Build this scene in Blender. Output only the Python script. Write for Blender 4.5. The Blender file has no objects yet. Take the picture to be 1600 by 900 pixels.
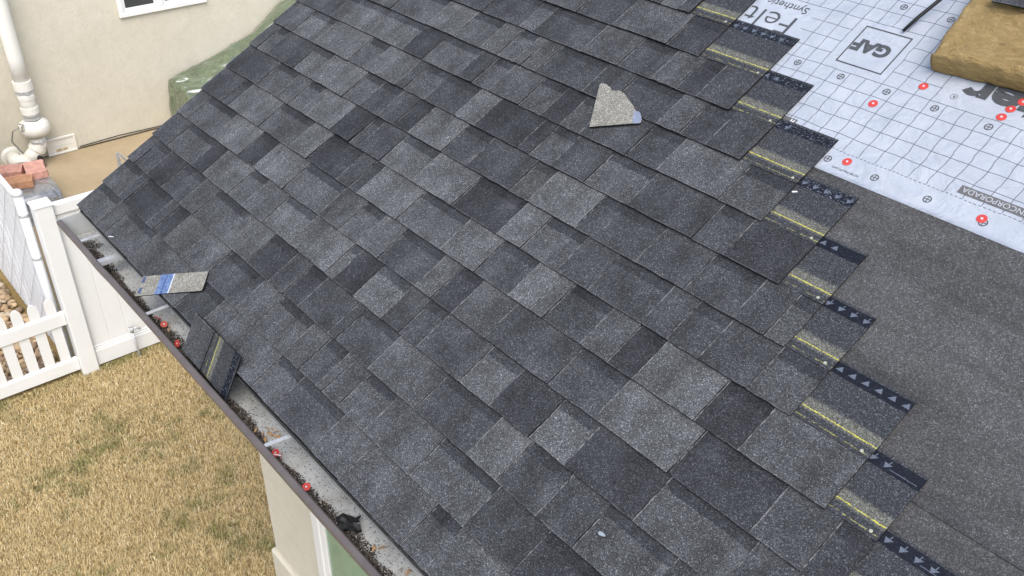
import bpy, math, random
import numpy as np
from mathutils import Vector, Matrix, noise

# ------------------------------------------------------------------ scene, camera, light
S = bpy.context.scene
COL = S.collection
rnd = random.Random(7)
R = math.radians
TH = R(30.07)                      # roof pitch
EX = 0.1429                        # shingle exposure
SH = 0.3366                        # shingle height
GZ = -2.8                          # ground level below the eave

cam_d = bpy.data.cameras.new('camera')
cam = bpy.data.objects.new('camera', cam_d)
COL.objects.link(cam)
right = Vector((0.63414, 0.77312, 0.01257)); down = Vector((0.45102, -0.35664, -0.81816)); fwd = Vector((-0.62805, 0.52450, -0.57485))
cm = Matrix((right, -down, -fwd)).transposed().to_4x4()
cm.translation = (3.8221, -0.8955, 1.9068)
cam.matrix_world = cm
cam_d.sensor_fit = 'HORIZONTAL'; cam_d.sensor_width = 36
cam_d.lens = 1481.3 / 1600 * 36
cam_d.shift_x = 0.01116; cam_d.shift_y = 0.0353
cam_d.clip_start = 0.02; cam_d.clip_end = 1000
S.camera = cam

SUN_EL, SUN_AZ = R(54), R(-32)      # azimuth measured from +X towards +Y
w = bpy.data.worlds.new('World'); S.world = w; w.use_nodes = True
wn = w.node_tree
sky = wn.nodes.new('ShaderNodeTexSky'); sky.sky_type = 'NISHITA'; sky.sun_disc = False
sky.sun_elevation = SUN_EL; sky.sun_rotation = R(90) - SUN_AZ
sky.air_density = 1.0; sky.dust_density = 2.6; sky.ozone_density = 1.0
bg = wn.nodes['Background']; bg.inputs['Strength'].default_value = 0.15
wn.links.new(sky.outputs[0], bg.inputs[0])
sl = bpy.data.lights.new('sun', 'SUN'); sl.energy = 1.2; sl.angle = R(42); sl.color = (1.0, 0.985, 0.96)
sun = bpy.data.objects.new('sun', sl); COL.objects.link(sun)
sd = Vector((math.cos(SUN_EL) * math.cos(SUN_AZ), math.cos(SUN_EL) * math.sin(SUN_AZ), math.sin(SUN_EL)))
sun.rotation_euler = sd.to_track_quat('Z', 'Y').to_euler()
S.view_settings.view_transform = 'Standard'; S.view_settings.look = 'None'
S.view_settings.exposure = 0.84; S.view_settings.gamma = 1.0; S.view_settings.use_curve_mapping = False
S.render.engine = 'CYCLES'
S.render.resolution_x, S.render.resolution_y = 1024, 576

# ------------------------------------------------------------------ node helper
class Mat:
    def __init__(s, name, rough=0.85, spec=0.3, metal=0.0):
        s.m = bpy.data.materials.new(name); s.m.use_nodes = True
        s.t = s.m.node_tree; s.b = s.t.nodes['Principled BSDF']
        s.b.inputs['Roughness'].default_value = rough
        s.b.inputs['Specular IOR Level'].default_value = spec
        s.b.inputs['Metallic'].default_value = metal
        s._tc = s._oi = None
    def node(s, typ): return s.t.nodes.new(typ)
    def put(s, sock, v):
        if isinstance(v, bpy.types.NodeSocket): s.t.links.new(v, sock)
        elif v is not None:
            if isinstance(v, (tuple, list)) and len(v) == 3 and len(getattr(sock, 'default_value', (0, 0, 0))) == 4: v = (*v, 1)
            sock.default_value = v
    def tc(s, out='Object'):
        if not s._tc: s._tc = s.node('ShaderNodeTexCoord')
        return s._tc.outputs[out]
    def oi(s, out):
        if not s._oi: s._oi = s.node('ShaderNodeObjectInfo')
        return s._oi.outputs[out]
    def math(s, op, a, b=0.0, c=None, clamp=False):
        n = s.node('ShaderNodeMath'); n.operation = op; n.use_clamp = clamp
        s.put(n.inputs[0], a); s.put(n.inputs[1], b)
        if c is not None: s.put(n.inputs[2], c)
        return n.outputs[0]
    def vmath(s, op, a, b=None):
        n = s.node('ShaderNodeVectorMath'); n.operation = op
        s.put(n.inputs[0], a)
        if b is not None: s.put(n.inputs[1], b)
        return n.outputs[0]
    def sep(s, v):
        n = s.node('ShaderNodeSeparateXYZ'); s.put(n.inputs[0], v); return n.outputs
    def comb(s, x, y, z):
        n = s.node('ShaderNodeCombineXYZ')
        for i, v in enumerate((x, y, z)): s.put(n.inputs[i], v)
        return n.outputs[0]
    def noise(s, vec, scale, detail=2.0, rough=0.5, dist=0.0):
        n = s.node('ShaderNodeTexNoise'); s.put(n.inputs['Vector'], vec)
        n.inputs['Scale'].default_value = scale; n.inputs['Detail'].default_value = detail
        n.inputs['Roughness'].default_value = rough; n.inputs['Distortion'].default_value = dist
        return n.outputs[0]
    def vor(s, vec, scale, out='Color', feat='F1'):
        n = s.node('ShaderNodeTexVoronoi'); n.feature = feat; s.put(n.inputs['Vector'], vec)
        n.inputs['Scale'].default_value = scale
        return n.outputs[out]
    def ramp(s, fac, stops, interp='LINEAR'):
        n = s.node('ShaderNodeValToRGB'); n.color_ramp.interpolation = interp; s.put(n.inputs[0], fac)
        e = n.color_ramp.elements
        while len(e) < len(stops): e.new(0.5)
        for el, (p, c) in zip(e, stops):
            el.position = p
            el.color = (c, c, c, 1) if not isinstance(c, (tuple, list)) else (*c, 1)
        return n.outputs[0]
    def step(s, v, a, b): # smooth 0..1 ramp from a to b
        n = s.node('ShaderNodeMapRange'); n.clamp = True
        s.put(n.inputs[0], v); n.inputs[1].default_value = a; n.inputs[2].default_value = b
        return n.outputs[0]
    def mix(s, fac, a, b, mode='MIX'):
        n = s.node('ShaderNodeMix'); n.data_type = 'RGBA'; n.blend_type = mode
        s.put(n.inputs[0], fac); s.put(n.inputs[6], a); s.put(n.inputs[7], b)
        return n.outputs[2]
    def bump(s, h, strength=0.3, dist=0.01):
        n = s.node('ShaderNodeBump'); s.put(n.inputs['Height'], h)
        n.inputs['Strength'].default_value = strength; n.inputs['Distance'].default_value = dist
        s.t.links.new(n.outputs[0], s.b.inputs['Normal'])
    def color(s, c): s.put(s.b.inputs['Base Color'], c); return s
    def rough(s, c): s.put(s.b.inputs['Roughness'], c); return s

def plain(name, col, rough=0.6, var=0.12, scale=6, spec=0.3, metal=0.0, bump=0.0, bscale=200):
    m = Mat(name, rough, spec, metal)
    p = m.tc()
    n = m.noise(p, scale, 5, 0.6)
    f = m.step(n, 0.3, 0.7)
    lo = tuple(c * (1 - var) for c in col); hi = tuple(min(1, c * (1 + var)) for c in col)
    m.color(m.mix(f, lo, hi))
    if bump: m.bump(m.noise(p, bscale, 3, 0.6), bump, 0.004)
    return m.m

# ------------------------------------------------------------------ mesh helpers
def mesh(name, v, f, mats=(), fm=None, smooth=False, uv=None):
    me = bpy.data.meshes.new(name); me.from_pydata([tuple(x) for x in v], [], [tuple(x) for x in f])
    for m in mats: me.materials.append(m)
    if fm is not None: me.polygons.foreach_set('material_index', fm)
    if smooth: me.polygons.foreach_set('use_smooth', [len(q) <= 4 for q in f])
    if uv is not None:
        l = me.uv_layers.new(name='UVMap')
        l.data.foreach_set('uv', [c for lp in me.loops for c in uv[lp.vertex_index]])
    me.update()
    return me
def obj(name, me, parent=None, loc=(0, 0, 0), rot=(0, 0, 0), **props):
    o = bpy.data.objects.new(name, me); COL.objects.link(o)
    o.location = loc; o.rotation_euler = rot
    if parent is not None: o.parent = parent
    for k, v in props.items(): o[k] = v
    return o
def empty(name, loc=(0, 0, 0), **props): return obj(name, None, None, loc, **props)
class B:
    "collects simple solids into one mesh"
    def __init__(s): s.v = []; s.f = []; s.m = []
    def add(s, v, f, mi=0):
        n = len(s.v); s.v += [tuple(x) for x in v]; s.f += [tuple(i + n for i in q) for q in f]; s.m += [mi] * len(f); return s
    def box(s, a, b, mi=0, bev=0.0, M=None):
        (x0, y0, z0), (x1, y1, z1) = a, b
        if bev <= 0:
            v = [(x, y, z) for z in (z0, z1) for y in (y0, y1) for x in (x0, x1)]
            f = [(0, 2, 3, 1), (4, 5, 7, 6), (0, 1, 5, 4), (2, 6, 7, 3), (0, 4, 6, 2), (1, 3, 7, 5)]
        else:
            v = []; e = bev
            for z in (z0, z1):
                for y in (y0, y1):
                    for x in (x0, x1):
                        sx = e if x == x0 else -e; sy = e if y == y0 else -e; sz = e if z == z0 else -e
                        v += [(x, y + sy, z + sz), (x + sx, y, z + sz), (x + sx, y + sy, z)]
            def c(i, j, k, a_): return (k * 4 + j * 2 + i) * 3 + a_
            f = []
            f.append((c(0,0,0,0), c(0,0,1,0), c(0,1,1,0), c(0,1,0,0))); f.append((c(1,0,0,0), c(1,1,0,0), c(1,1,1,0), c(1,0,1,0)))
            f.append((c(0,0,0,1), c(1,0,0,1), c(1,0,1,1), c(0,0,1,1))); f.append((c(0,1,0,1), c(0,1,1,1), c(1,1,1,1), c(1,1,0,1)))
            f.append((c(0,0,0,2), c(0,1,0,2), c(1,1,0,2), c(1,0,0,2))); f.append((c(0,0,1,2), c(1,0,1,2), c(1,1,1,2), c(0,1,1,2)))
            for i in (0, 1):
                for j in (0, 1): f.append((c(i,j,0,0), c(i,j,0,1), c(i,j,1,1), c(i,j,1,0)))
                for k in (0, 1): f.append((c(i,0,k,0), c(i,0,k,2), c(i,1,k,2), c(i,1,k,0)))
            for j in (0, 1):
                for k in (0, 1): f.append((c(0,j,k,1), c(0,j,k,2), c(1,j,k,2), c(1,j,k,1)))
            for i in (0, 1):
                for j in (0, 1):
                    for k in (0, 1): f.append((c(i,j,k,0), c(i,j,k,1), c(i,j,k,2)))
        if M is not None: v = [M @ Vector(p) for p in v]
        return s.add(v, f, mi)
    def tube(s, pts, r, n=10, mi=0, cap=True):
        pts = [Vector(p) for p in pts]; rs = r if isinstance(r, (list, tuple)) else [r] * len(pts)
        v = []; up = None
        for i, p in enumerate(pts):
            d = (pts[min(i + 1, len(pts) - 1)] - pts[max(i - 1, 0)]).normalized()
            if up is None:
                up = Vector((0, 0, 1)) if abs(d.z) < 0.9 else Vector((1, 0, 0))
            a = (up - d * up.dot(d)).normalized(); b = d.cross(a); up = a
            for j in range(n):
                t = 2 * math.pi * j / n; v.append(p + (a * math.cos(t) + b * math.sin(t)) * rs[i])
        f = [(i * n + j, i * n + (j + 1) % n, (i + 1) * n + (j + 1) % n, (i + 1) * n + j) for i in range(len(pts) - 1) for j in range(n)]
        if cap: f += [tuple(range(n))[::-1], tuple(range((len(pts) - 1) * n, len(pts) * n))]
        return s.add(v, f, mi)
    def prism(s, poly, z0, z1, mi=0, M=None):
        n = len(poly); v = [(x, y, z0) for x, y in poly] + [(x, y, z1) for x, y in poly]
        f = [tuple(range(n))[::-1], tuple(range(n, 2 * n))] + [(i, (i + 1) % n, n + (i + 1) % n, n + i) for i in range(n)]
        if M is not None: v = [M @ Vector(p) for p in v]
        return s.add(v, f, mi)
    def lathe(s, prof, n=20, mi=0, M=None):
        v = []; f = []
        for r_, z in prof:
            for j in range(n):
                t = 2 * math.pi * j / n; v.append((r_ * math.cos(t), r_ * math.sin(t), z))
        for i in range(len(prof) - 1):
            for j in range(n): f.append((i * n + j, i * n + (j + 1) % n, (i + 1) * n + (j + 1) % n, (i + 1) * n + j))
        f.append(tuple(range(n))[::-1]); f.append(tuple(range((len(prof) - 1) * n, len(prof) * n)))
        if M is not None: v = [M @ Vector(p) for p in v]
        return s.add(v, f, mi)
    def build(s, name, mats, parent=None, smooth=False, loc=(0, 0, 0), rot=(0, 0, 0), **props):
        if not isinstance(mats, (list, tuple)): mats = [mats]
        me = mesh(name, s.v, s.f, mats, s.m, smooth)
        return obj(name, me, parent, loc, rot, **props)
def nz(x, y, z=0.0, s=1.0): return noise.noise(Vector((x * s, y * s, z * s)))
def rp(u, v, w=0.0):               # roof plane (along eave, up slope, off plane) -> world
    c, s_ = math.cos(TH), math.sin(TH)
    return Vector((u, v * c - w * s_, v * s_ + w * c))
ROOF = (TH, 0, 0)

# ------------------------------------------------------------------ materials
def granule_nodes(m, base, p, lo=0.45, hi=2.0, cell=470):
    r_ = m.sep(m.vor(p, cell))[0]
    sp = m.ramp(r_, [(0.0, 0.40 * lo / 0.45), (0.30, 0.66), (0.66, 1.0), (0.86, 1.35), (0.95, hi), (1.0, hi * 1.7)])
    c = m.mix(1.0, base, sp, 'MULTIPLY')
    return c, r_
def mat_granule():
    m = Mat('shingle granules', 0.92, 0.25)
    off = m.vmath('SCALE', m.comb(m.oi('Random'), m.math('MULTIPLY', m.oi('Random'), 3.7), 0.0)); off.node.inputs['Scale'].default_value = 50
    p = m.vmath('ADD', m.tc(), off)
    uv = m.sep(m.tc('UV'))
    c, r_ = granule_nodes(m, m.oi('Color'), p)
    big = m.noise(p, 11, 4, 0.6)
    c = m.mix(1.0, c, m.ramp(big, [(0.28, 0.68), (0.5, 1.0), (0.74, 1.3)]), 'MULTIPLY')
    gr = m.step(m.noise(p, 16, 5, 0.7), 0.60, 0.78)
    c = m.mix(m.math('MULTIPLY', gr, 0.5), c, m.mix(1.0, c, (0.62, 0.61, 0.52), 'MULTIPLY'))
    # worn dust patches
    d = m.step(m.noise(p, 5.0, 6, 0.7), 0.58, 0.80)
    c = m.mix(m.math('MULTIPLY', d, 0.35), c, (0.17, 0.17, 0.17))
    sc = m.step(m.noise(m.vmath('MULTIPLY', p, (1.0, 0.45, 1.0)), 34, 5, 0.75), 0.735, 0.78)
    c = m.mix(m.math('MULTIPLY', sc, 0.55), c, (0.36, 0.37, 0.38))
    bl = m.noise(m.vmath('MULTIPLY', p, (9.0, 2.0, 1.0)), 1.0, 3, 0.6)
    c = m.mix(1.0, c, m.ramp(bl, [(0.32, 0.74), (0.5, 1.0), (0.68, 1.28)]), 'MULTIPLY')
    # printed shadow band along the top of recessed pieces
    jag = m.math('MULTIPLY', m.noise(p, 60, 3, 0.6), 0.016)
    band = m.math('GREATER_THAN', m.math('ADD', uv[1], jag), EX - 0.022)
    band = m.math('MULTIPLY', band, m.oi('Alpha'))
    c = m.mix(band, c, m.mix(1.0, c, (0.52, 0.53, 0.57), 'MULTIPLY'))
    # rubbed edges: pale broken line at left and lower edge
    br = m.step(m.noise(p, 45, 3, 0.7), 0.42, 0.6)
    el = m.math('LESS_THAN', uv[0], 0.0030); eb = m.math('LESS_THAN', uv[1], 0.0035)
    e = m.math('MULTIPLY', m.math('MAXIMUM', el, m.math('MULTIPLY', eb, 0.25)), br)
    c = m.mix(m.math('MULTIPLY', e, 0.7), c, (0.26, 0.26, 0.25))
    m.color(c)
    m.bump(m.math('ADD', r_, m.math('MULTIPLY', big, 0.5)), 0.35, 0.0025)
    return m.m
def mat_headlap():
    m = Mat('shingle headlap', 0.9, 0.25)
    p = m.vmath('ADD', m.tc(), m.comb(m.math('MULTIPLY', m.oi('Random'), 90), 0.0, 0.0))
    uv = m.sep(m.tc('UV')); s = uv[1]
    jit = m.math('MULTIPLY', m.math('SUBTRACT', m.noise(p, 30, 3, 0.6), 0.5), 0.004)
    s2 = m.math('ADD', s, jit)
    fine = m.math('MULTIPLY', m.math('SUBTRACT', m.noise(p, 300, 1, 0.5), 0.5), 0.006)
    s3 = m.math('ADD', s2, fine)
    c, r_ = granule_nodes(m, (0.046, 0.0485, 0.053), p)
    # olive release band
    b = m.math('MULTIPLY', m.step(s2, 0.176, 0.184), m.math('SUBTRACT', 1.0, m.step(s2, 0.208, 0.218)))
    oc, _ = granule_nodes(m, (0.140, 0.140, 0.118), p, hi=1.4)
    c = m.mix(m.math('MULTIPLY', b, 0.9), c, oc)
    def line(a, hw, keep):
        d = m.math('ABSOLUTE', m.math('SUBTRACT', s3, a))
        l = m.math('LESS_THAN', d, hw)
        k = m.step(m.noise(p, 55, 3, 0.6), keep, keep + 0.12)
        return m.math('MULTIPLY', l, k)
    c = m.mix(m.math('MULTIPLY', line(0.187, 0.0012, 0.32), 0.8), c, (0.60, 0.55, 0.07))
    c = m.mix(m.math('MULTIPLY', line(0.161, 0.0009, 0.44), 0.6), c, (0.50, 0.47, 0.12))
    # dark film strip near the upper edge
    nv = m.math('MULTIPLY', m.math('GREATER_THAN', s3, 0.2965), m.math('LESS_THAN', s3, 0.330))
    sc = m.step(m.noise(m.vmath('MULTIPLY', p, (110, 420, 110)), 1.0, 5, 0.7), 0.575, 0.64)
    sc = m.math('MULTIPLY', sc, m.oi('Alpha'))
    grit = m.math('MULTIPLY', m.math('GREATER_THAN', m.noise(p, 420, 2, 0.5), 0.60), m.oi('Alpha'))
    navy = m.mix(sc, (0.004, 0.006, 0.012), (0.36, 0.40, 0.46))
    navy = m.mix(m.math('MULTIPLY', grit, 0.8), navy, (0.03, 0.03, 0.03))
    c = m.mix(nv, c, navy)
    m.color(c)
    m.rough(m.math('SUBTRACT', 0.92, m.math('MULTIPLY', nv, 0.25)))
    m.bump(m.math('MULTIPLY', r_, m.math('SUBTRACT', 1.0, nv)), 0.4, 0.0025)
    return m.m
def mat_membrane():
    m = Mat('granulated membrane', 0.92, 0.25)
    p = m.tc()
    big = m.noise(p, 3.0, 6, 0.65)
    base = m.mix(m.step(big, 0.3, 0.7), (0.060, 0.0592, 0.0575), (0.089, 0.0895, 0.0905))
    dk = m.step(m.noise(m.vmath('MULTIPLY', p, (2.0, 9.0, 1.0)), 1.6, 4, 0.6), 0.60, 0.78)
    base = m.mix(m.math('MULTIPLY', dk, 0.45), base, (0.055, 0.053, 0.05))
    wv = m.noise(m.vmath('MULTIPLY', p, (1.1, 5.0, 1.0)), 2.2, 5, 0.62, 0.5)
    base = m.mix(1.0, base, m.ramp(wv, [(0.34, 0.72), (0.5, 1.0), (0.70, 1.18)]), 'MULTIPLY')
    sc = m.step(m.noise(p, 40, 5, 0.75), 0.73, 0.78)
    base = m.mix(m.math('MULTIPLY', sc, 0.35), base, (0.30, 0.30, 0.29))
    c, r_ = granule_nodes(m, base, p, lo=0.75, hi=1.5, cell=430)
    m.color(c); m.bump(r_, 0.3, 0.0015)
    return m.m
def mat_felt():
    m = Mat('white synthetic underlayment', 0.55, 0.4)
    p = m.tc()
    q = m.sep(p)
    wx = m.math('MULTIPLY', m.math('SUBTRACT', m.noise(m.vmath('MULTIPLY', p, (5, 14, 1)), 1.0, 2), 0.5), 0.016)
    wy = m.math('MULTIPLY', m.math('SUBTRACT', m.noise(m.vmath('MULTIPLY', p, (9, 4, 1)), 1.3, 2), 0.5), 0.010)
    u = m.math('ADD', q[0], wx); v = m.math('ADD', q[1], wy)
    ur, vr = q[0], q[1]
    G = 0.0508
    def gl(x, x0, hw):
        d = m.math('PINGPONG', m.math('SUBTRACT', x, x0), G / 2)
        return m.math('SUBTRACT', 1.0, m.step(d, hw * 0.6, hw * 1.3))
    g = m.math('MAXIMUM', gl(u, 2.7130 - 60 * G, 0.0011), gl(v, 1.5935, 0.0011))
    def rect(u0, u1, v0, v1, uu=None, vv=None):
        uu = uu or u; vv = vv or v
        a = m.math('MULTIPLY', m.math('GREATER_THAN', uu, u0), m.math('LESS_THAN', uu, u1))
        b = m.math('MULTIPLY', m.math('GREATER_THAN', vv, v0), m.math('LESS_THAN', vv, v1))
        return m.math('MULTIPLY', a, b)
    e = 0.002
    blank = rect(1.2, 2.158, 1.8476 + e, 2.0508 - e)
    for r4 in ((2.307 + e, 2.510 - e, 1.8476 + e, 2.0508 - e), (2.663 + e, 3.55, 1.8476 + e, 2.0508 - e)):
        blank = m.math('MAXIMUM', blank, rect(*r4))
    g = m.math('MULTIPLY', g, m.math('SUBTRACT', 1.0, blank))
    # plain nailing edge and dashed overlap line
    g = m.math('MULTIPLY', g, m.math('GREATER_THAN', v, 1.5955))
    dash = m.math('MULTIPLY', m.math('LESS_THAN', m.math('ABSOLUTE', m.math('SUBTRACT', v, 1.5935)), 0.0011), m.math('LESS_THAN', m.math('FRACT', m.math('DIVIDE', u, 0.0127)), 0.62))
    g = m.math('MAXIMUM', g, dash)
    base = m.mix(m.step(m.noise(p, 7, 5, 0.65), 0.3, 0.7), (0.355, 0.383, 0.425), (0.430, 0.458, 0.498))
    dirt = m.step(m.noise(p, 190, 4, 0.7), 0.66, 0.72); area = m.step(m.noise(p, 6, 3, 0.6), 0.42, 0.62)
    base = m.mix(m.math('MULTIPLY', m.math('MULTIPLY', dirt, area), 0.7), base, (0.12, 0.12, 0.13))
    sm = m.step(m.noise(p, 26, 6, 0.75), 0.62, 0.78)
    base = m.mix(m.math('MULTIPLY', sm, 0.22), base, (0.30, 0.31, 0.33))
    m.color(m.mix(m.math('MULTIPLY', g, 0.9), base, (0.055, 0.062, 0.075)))
    m.bump(m.math('ADD', m.noise(m.vmath('MULTIPLY', p, (1.0, 1.6, 1.0)), 7, 4, 0.55, 0.8), m.math('MULTIPLY', m.noise(p, 60, 4, 0.6), 0.12)), 0.55, 0.03)
    return m.m
def mat_stucco(name, a, b, sc=120, bs=0.5):
    m = Mat(name, 0.9, 0.2)
    p = m.tc()
    c = m.mix(m.step(m.noise(p, 1.2, 6, 0.6), 0.3, 0.7), a, b)
    c = m.mix(1.0, c, m.ramp(m.noise(p, 9, 6, 0.7, 0.5), [(0.3, 0.94), (0.5, 1.0), (0.7, 1.04)]), 'MULTIPLY')
    c = m.mix(m.math('MULTIPLY', m.step(m.noise(p, 45, 4, 0.7), 0.55, 0.75), 0.16), c, tuple(x * 0.45 for x in a))
    m.color(c)
    m.bump(m.math('ADD', m.noise(p, sc, 4, 0.7), m.math('MULTIPLY', m.noise(p, 14, 5, 0.65, 0.6), 0.9)), bs, 0.010)
    return m.m
def mat_tarp(name, a, b):
    m = Mat(name, 0.35, 0.6)
    p = m.tc()
    c = m.mix(m.step(m.noise(p, 3, 5, 0.6), 0.35, 0.65), a, b)
    m.color(c); m.rough(m.ramp(m.noise(p, 8, 4, 0.7), [(0.3, 0.16), (0.7, 0.40)]))
    m.bump(m.math('ADD', m.noise(p, 7, 6, 0.62, 1.5), m.math('MULTIPLY', m.vor(p, 9, 'Distance'), 0.5)), 1.0, 0.10)
    m.b.inputs['Coat Weight'].default_value = 1.0; m.b.inputs['Coat Roughness'].default_value = 0.28; m.b.inputs['Coat IOR'].default_value = 2.2
    return m.m
def mat_attr(name, rough=0.8, spec=0.25):
    m = Mat(name, rough, spec)
    n = m.node('ShaderNodeVertexColor'); n.layer_name = 'Col'
    m.color(n.outputs[0])
    return m.m
def mat_objcolor(name, rough=0.85):
    m = Mat(name, rough)
    p = m.tc()
    m.color(m.mix(1.0, m.oi('Color'), m.ramp(m.noise(p, 14, 5, 0.7), [(0.3, 0.7), (0.7, 1.25)]), 'MULTIPLY'))
    m.bump(m.noise(p, 60, 4, 0.7), 0.5, 0.01)
    return m.m
def mat_glass(name, col):
    m = Mat(name, 0.06, 0.7)
    p = m.tc()
    m.color(m.mix(m.step(m.noise(m.vmath('MULTIPLY', p, (3, 3, 0.7)), 1, 3), 0.3, 0.7), col, tuple(c * 1.4 for c in col)))
    return m.m
def mat_gutter_inside():
    m = Mat('gutter inside', 0.5, 0.4)
    p = m.tc()
    c = m.mix(m.step(m.noise(p, 9, 5, 0.6), 0.3, 0.7), (0.36, 0.37, 0.36), (0.50, 0.51, 0.49))
    g = m.math('GREATER_THAN', m.noise(p, 170, 2, 0.6), 0.615)
    q = m.sep(p)
    low = m.math('LESS_THAN', q[2], -0.1265)
    c = m.mix(m.math('MULTIPLY', m.math('MULTIPLY', g, low), 0.85), c, (0.035, 0.032, 0.03))
    st = m.math('MULTIPLY', m.math('MULTIPLY', m.step(m.noise(p, 11, 6, 0.75), 0.5, 0.72), low), 0.55)
    c = m.mix(st, c, (0.20, 0.165, 0.12))
    m.color(c)
    return m.m
def mat_foam():
    m = Mat('tan foam', 0.95, 0.1)
    p = m.tc()
    c = m.mix(m.step(m.noise(p, 18, 6, 0.7), 0.3, 0.7), (0.50, 0.345, 0.145), (0.66, 0.48, 0.225))
    h = m.noise(m.vmath('MULTIPLY', p, (30, 55, 55)), 1.6, 8, 0.72, 0.6)
    pit = m.step(h, 0.40, 0.30)
    c = m.mix(m.math('MULTIPLY', m.step(m.noise(p, 34, 5, 0.7), 0.66, 0.72), 0.75), c, (0.06, 0.04, 0.02))
    m.color(c); m.bump(m.math('ADD', h, m.math('MULTIPLY', m.noise(p, 260, 3, 0.7), 0.25)), 1.0, 0.03)
    return m.m
def mat_scrap():
    "torn shingle seen from its sandy back, stripes along UV x"
    m = Mat('sandy shingle back', 0.9, 0.2)
    p = m.tc(); uv = m.sep(m.tc('UV'))
    x = m.math('ADD', uv[0], m.math('MULTIPLY', m.math('SUBTRACT', m.noise(p, 40, 3), 0.5), 0.02))
    base = m.mix(m.step(m.noise(p, 22, 5, 0.7), 0.3, 0.7), (0.20, 0.19, 0.155), (0.30, 0.29, 0.25))
    c, r_ = granule_nodes(m, base, p, lo=0.7, hi=1.5)
    blue = m.math('MULTIPLY', m.math('GREATER_THAN', x, 0.30), m.math('LESS_THAN', x, 0.495))
    bc = m.mix(m.step(m.noise(p, 90, 4, 0.7), 0.4, 0.62), (0.075, 0.130, 0.27), (0.18, 0.25, 0.40))
    dkl = m.math('LESS_THAN', m.math('ABSOLUTE', m.math('SUBTRACT', x, 0.40)), 0.012)
    bc = m.mix(m.math('MULTIPLY', dkl, 0.7), bc, (0.04, 0.07, 0.2))
    c = m.mix(blue, c, bc)
    c = m.mix(m.math('MULTIPLY', m.math('GREATER_THAN', x, 0.495), m.math('LESS_THAN', x, 0.512)), c, (0.55, 0.58, 0.62))
    m.color(c); m.bump(r_, 0.4, 0.002)
    return m.m

M = dict(
    gran=mat_granule(), head=mat_headlap(), membrane=mat_membrane(), felt=mat_felt(), scrap=mat_scrap(), foam=mat_foam(),
    asph=plain('asphalt cut edge', (0.006, 0.006, 0.007), 0.95, 0.3, 40),
    print=plain('dark grey print', (0.070, 0.074, 0.078), 0.6, 0.2, 60),
    barp=plain('grey print bar', (0.125, 0.12, 0.118), 0.6, 0.12, 30),
    gprint=plain('pale grey print', (0.40, 0.42, 0.44), 0.6, 0.1, 60),
    wprint=plain('white print', (0.70, 0.72, 0.74), 0.6, 0.08, 60),
    arrow=plain('pale blue print', (0.105, 0.122, 0.155), 0.6, 0.25, 120),
    red=plain('red plastic cap', (0.56, 0.050, 0.040), 0.55, 0.12, 40, 0.5),
    redfade=plain('faded red plastic cap', (0.46, 0.075, 0.05), 0.6, 0.15, 40, 0.5),
    steel=plain('galvanised steel', (0.52, 0.53, 0.53), 0.4, 0.2, 30, 0.5, 0.25),
    nailhead=plain('nail head', (0.58, 0.55, 0.54), 0.5, 0.1, 30, 0.5, 0.2),
    brown=plain('taupe gutter paint', (0.128, 0.107, 0.098), 0.4, 0.14, 14, 0.4),
    gin=mat_gutter_inside(),
    stucco=mat_stucco('cream stucco', (0.62, 0.575, 0.45), (0.68, 0.635, 0.51)),
    nstucco=mat_stucco('neighbour stucco', (0.595, 0.555, 0.44), (0.66, 0.62, 0.505), 60, 0.5),
    white=plain('white vinyl', (0.80, 0.80, 0.775), 0.35, 0.025, 3, 0.45),
    slat=plain('white fence slat', (0.76, 0.775, 0.79), 0.45, 0.04, 4, 0.4),
    wire=plain('white coated wire', (0.46, 0.48, 0.51), 0.45, 0.1, 20, 0.4),
    pipe=plain('cream plastic pipe', (0.80, 0.78, 0.70), 0.35, 0.03, 5, 0.4),
    glassg=mat_glass('green window glass', (0.19, 0.30, 0.205)), glassd=mat_glass('dark window glass', (0.05, 0.055, 0.055)),
    tarp=mat_tarp('green tarpaulin', (0.075, 0.125, 0.045), (0.13, 0.19, 0.08)),
    gtarp=mat_tarp('grey tarpaulin', (0.27, 0.275, 0.28), (0.36, 0.37, 0.375)),
    paver=mat_objcolor('concrete paver'),
    slab=mat_stucco('tan concrete', (0.36, 0.280, 0.172), (0.47, 0.375, 0.24), 40, 0.25),
    soil=mat_stucco('dry thatch soil', (0.22, 0.155, 0.062), (0.30, 0.215, 0.09), 30, 0.4),
    grass=mat_attr('dormant grass'), stone=mat_attr('river stones', 0.7), grit=mat_attr('granule litter', 0.95),
    black=plain('black rubber', (0.012, 0.012, 0.013), 0.6, 0.3, 60, 0.4),
    leaf=plain('dry leaf', (0.42, 0.27, 0.14), 0.8, 0.3, 60),
    wood=plain('roof deck board', (0.34, 0.25, 0.15), 0.85, 0.25, 8),
    fascia=plain('taupe fascia', (0.14, 0.115, 0.11), 0.5, 0.1, 6),
)

# ------------------------------------------------------------------ ground
gv = [(-60, -60, GZ - 0.02), (60, -60, GZ - 0.02), (60, 60, GZ - 0.02), (-60, 60, GZ - 0.02)]
obj('ground', mesh('ground', gv, [(0, 1, 2, 3)], [M['soil']]), kind='structure')
b = B(); b.box((-7.07, 0.36, GZ - 0.1), (-2.96, 12, GZ), 0)
b.build('patio_slab', M['slab'], kind='structure')

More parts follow.
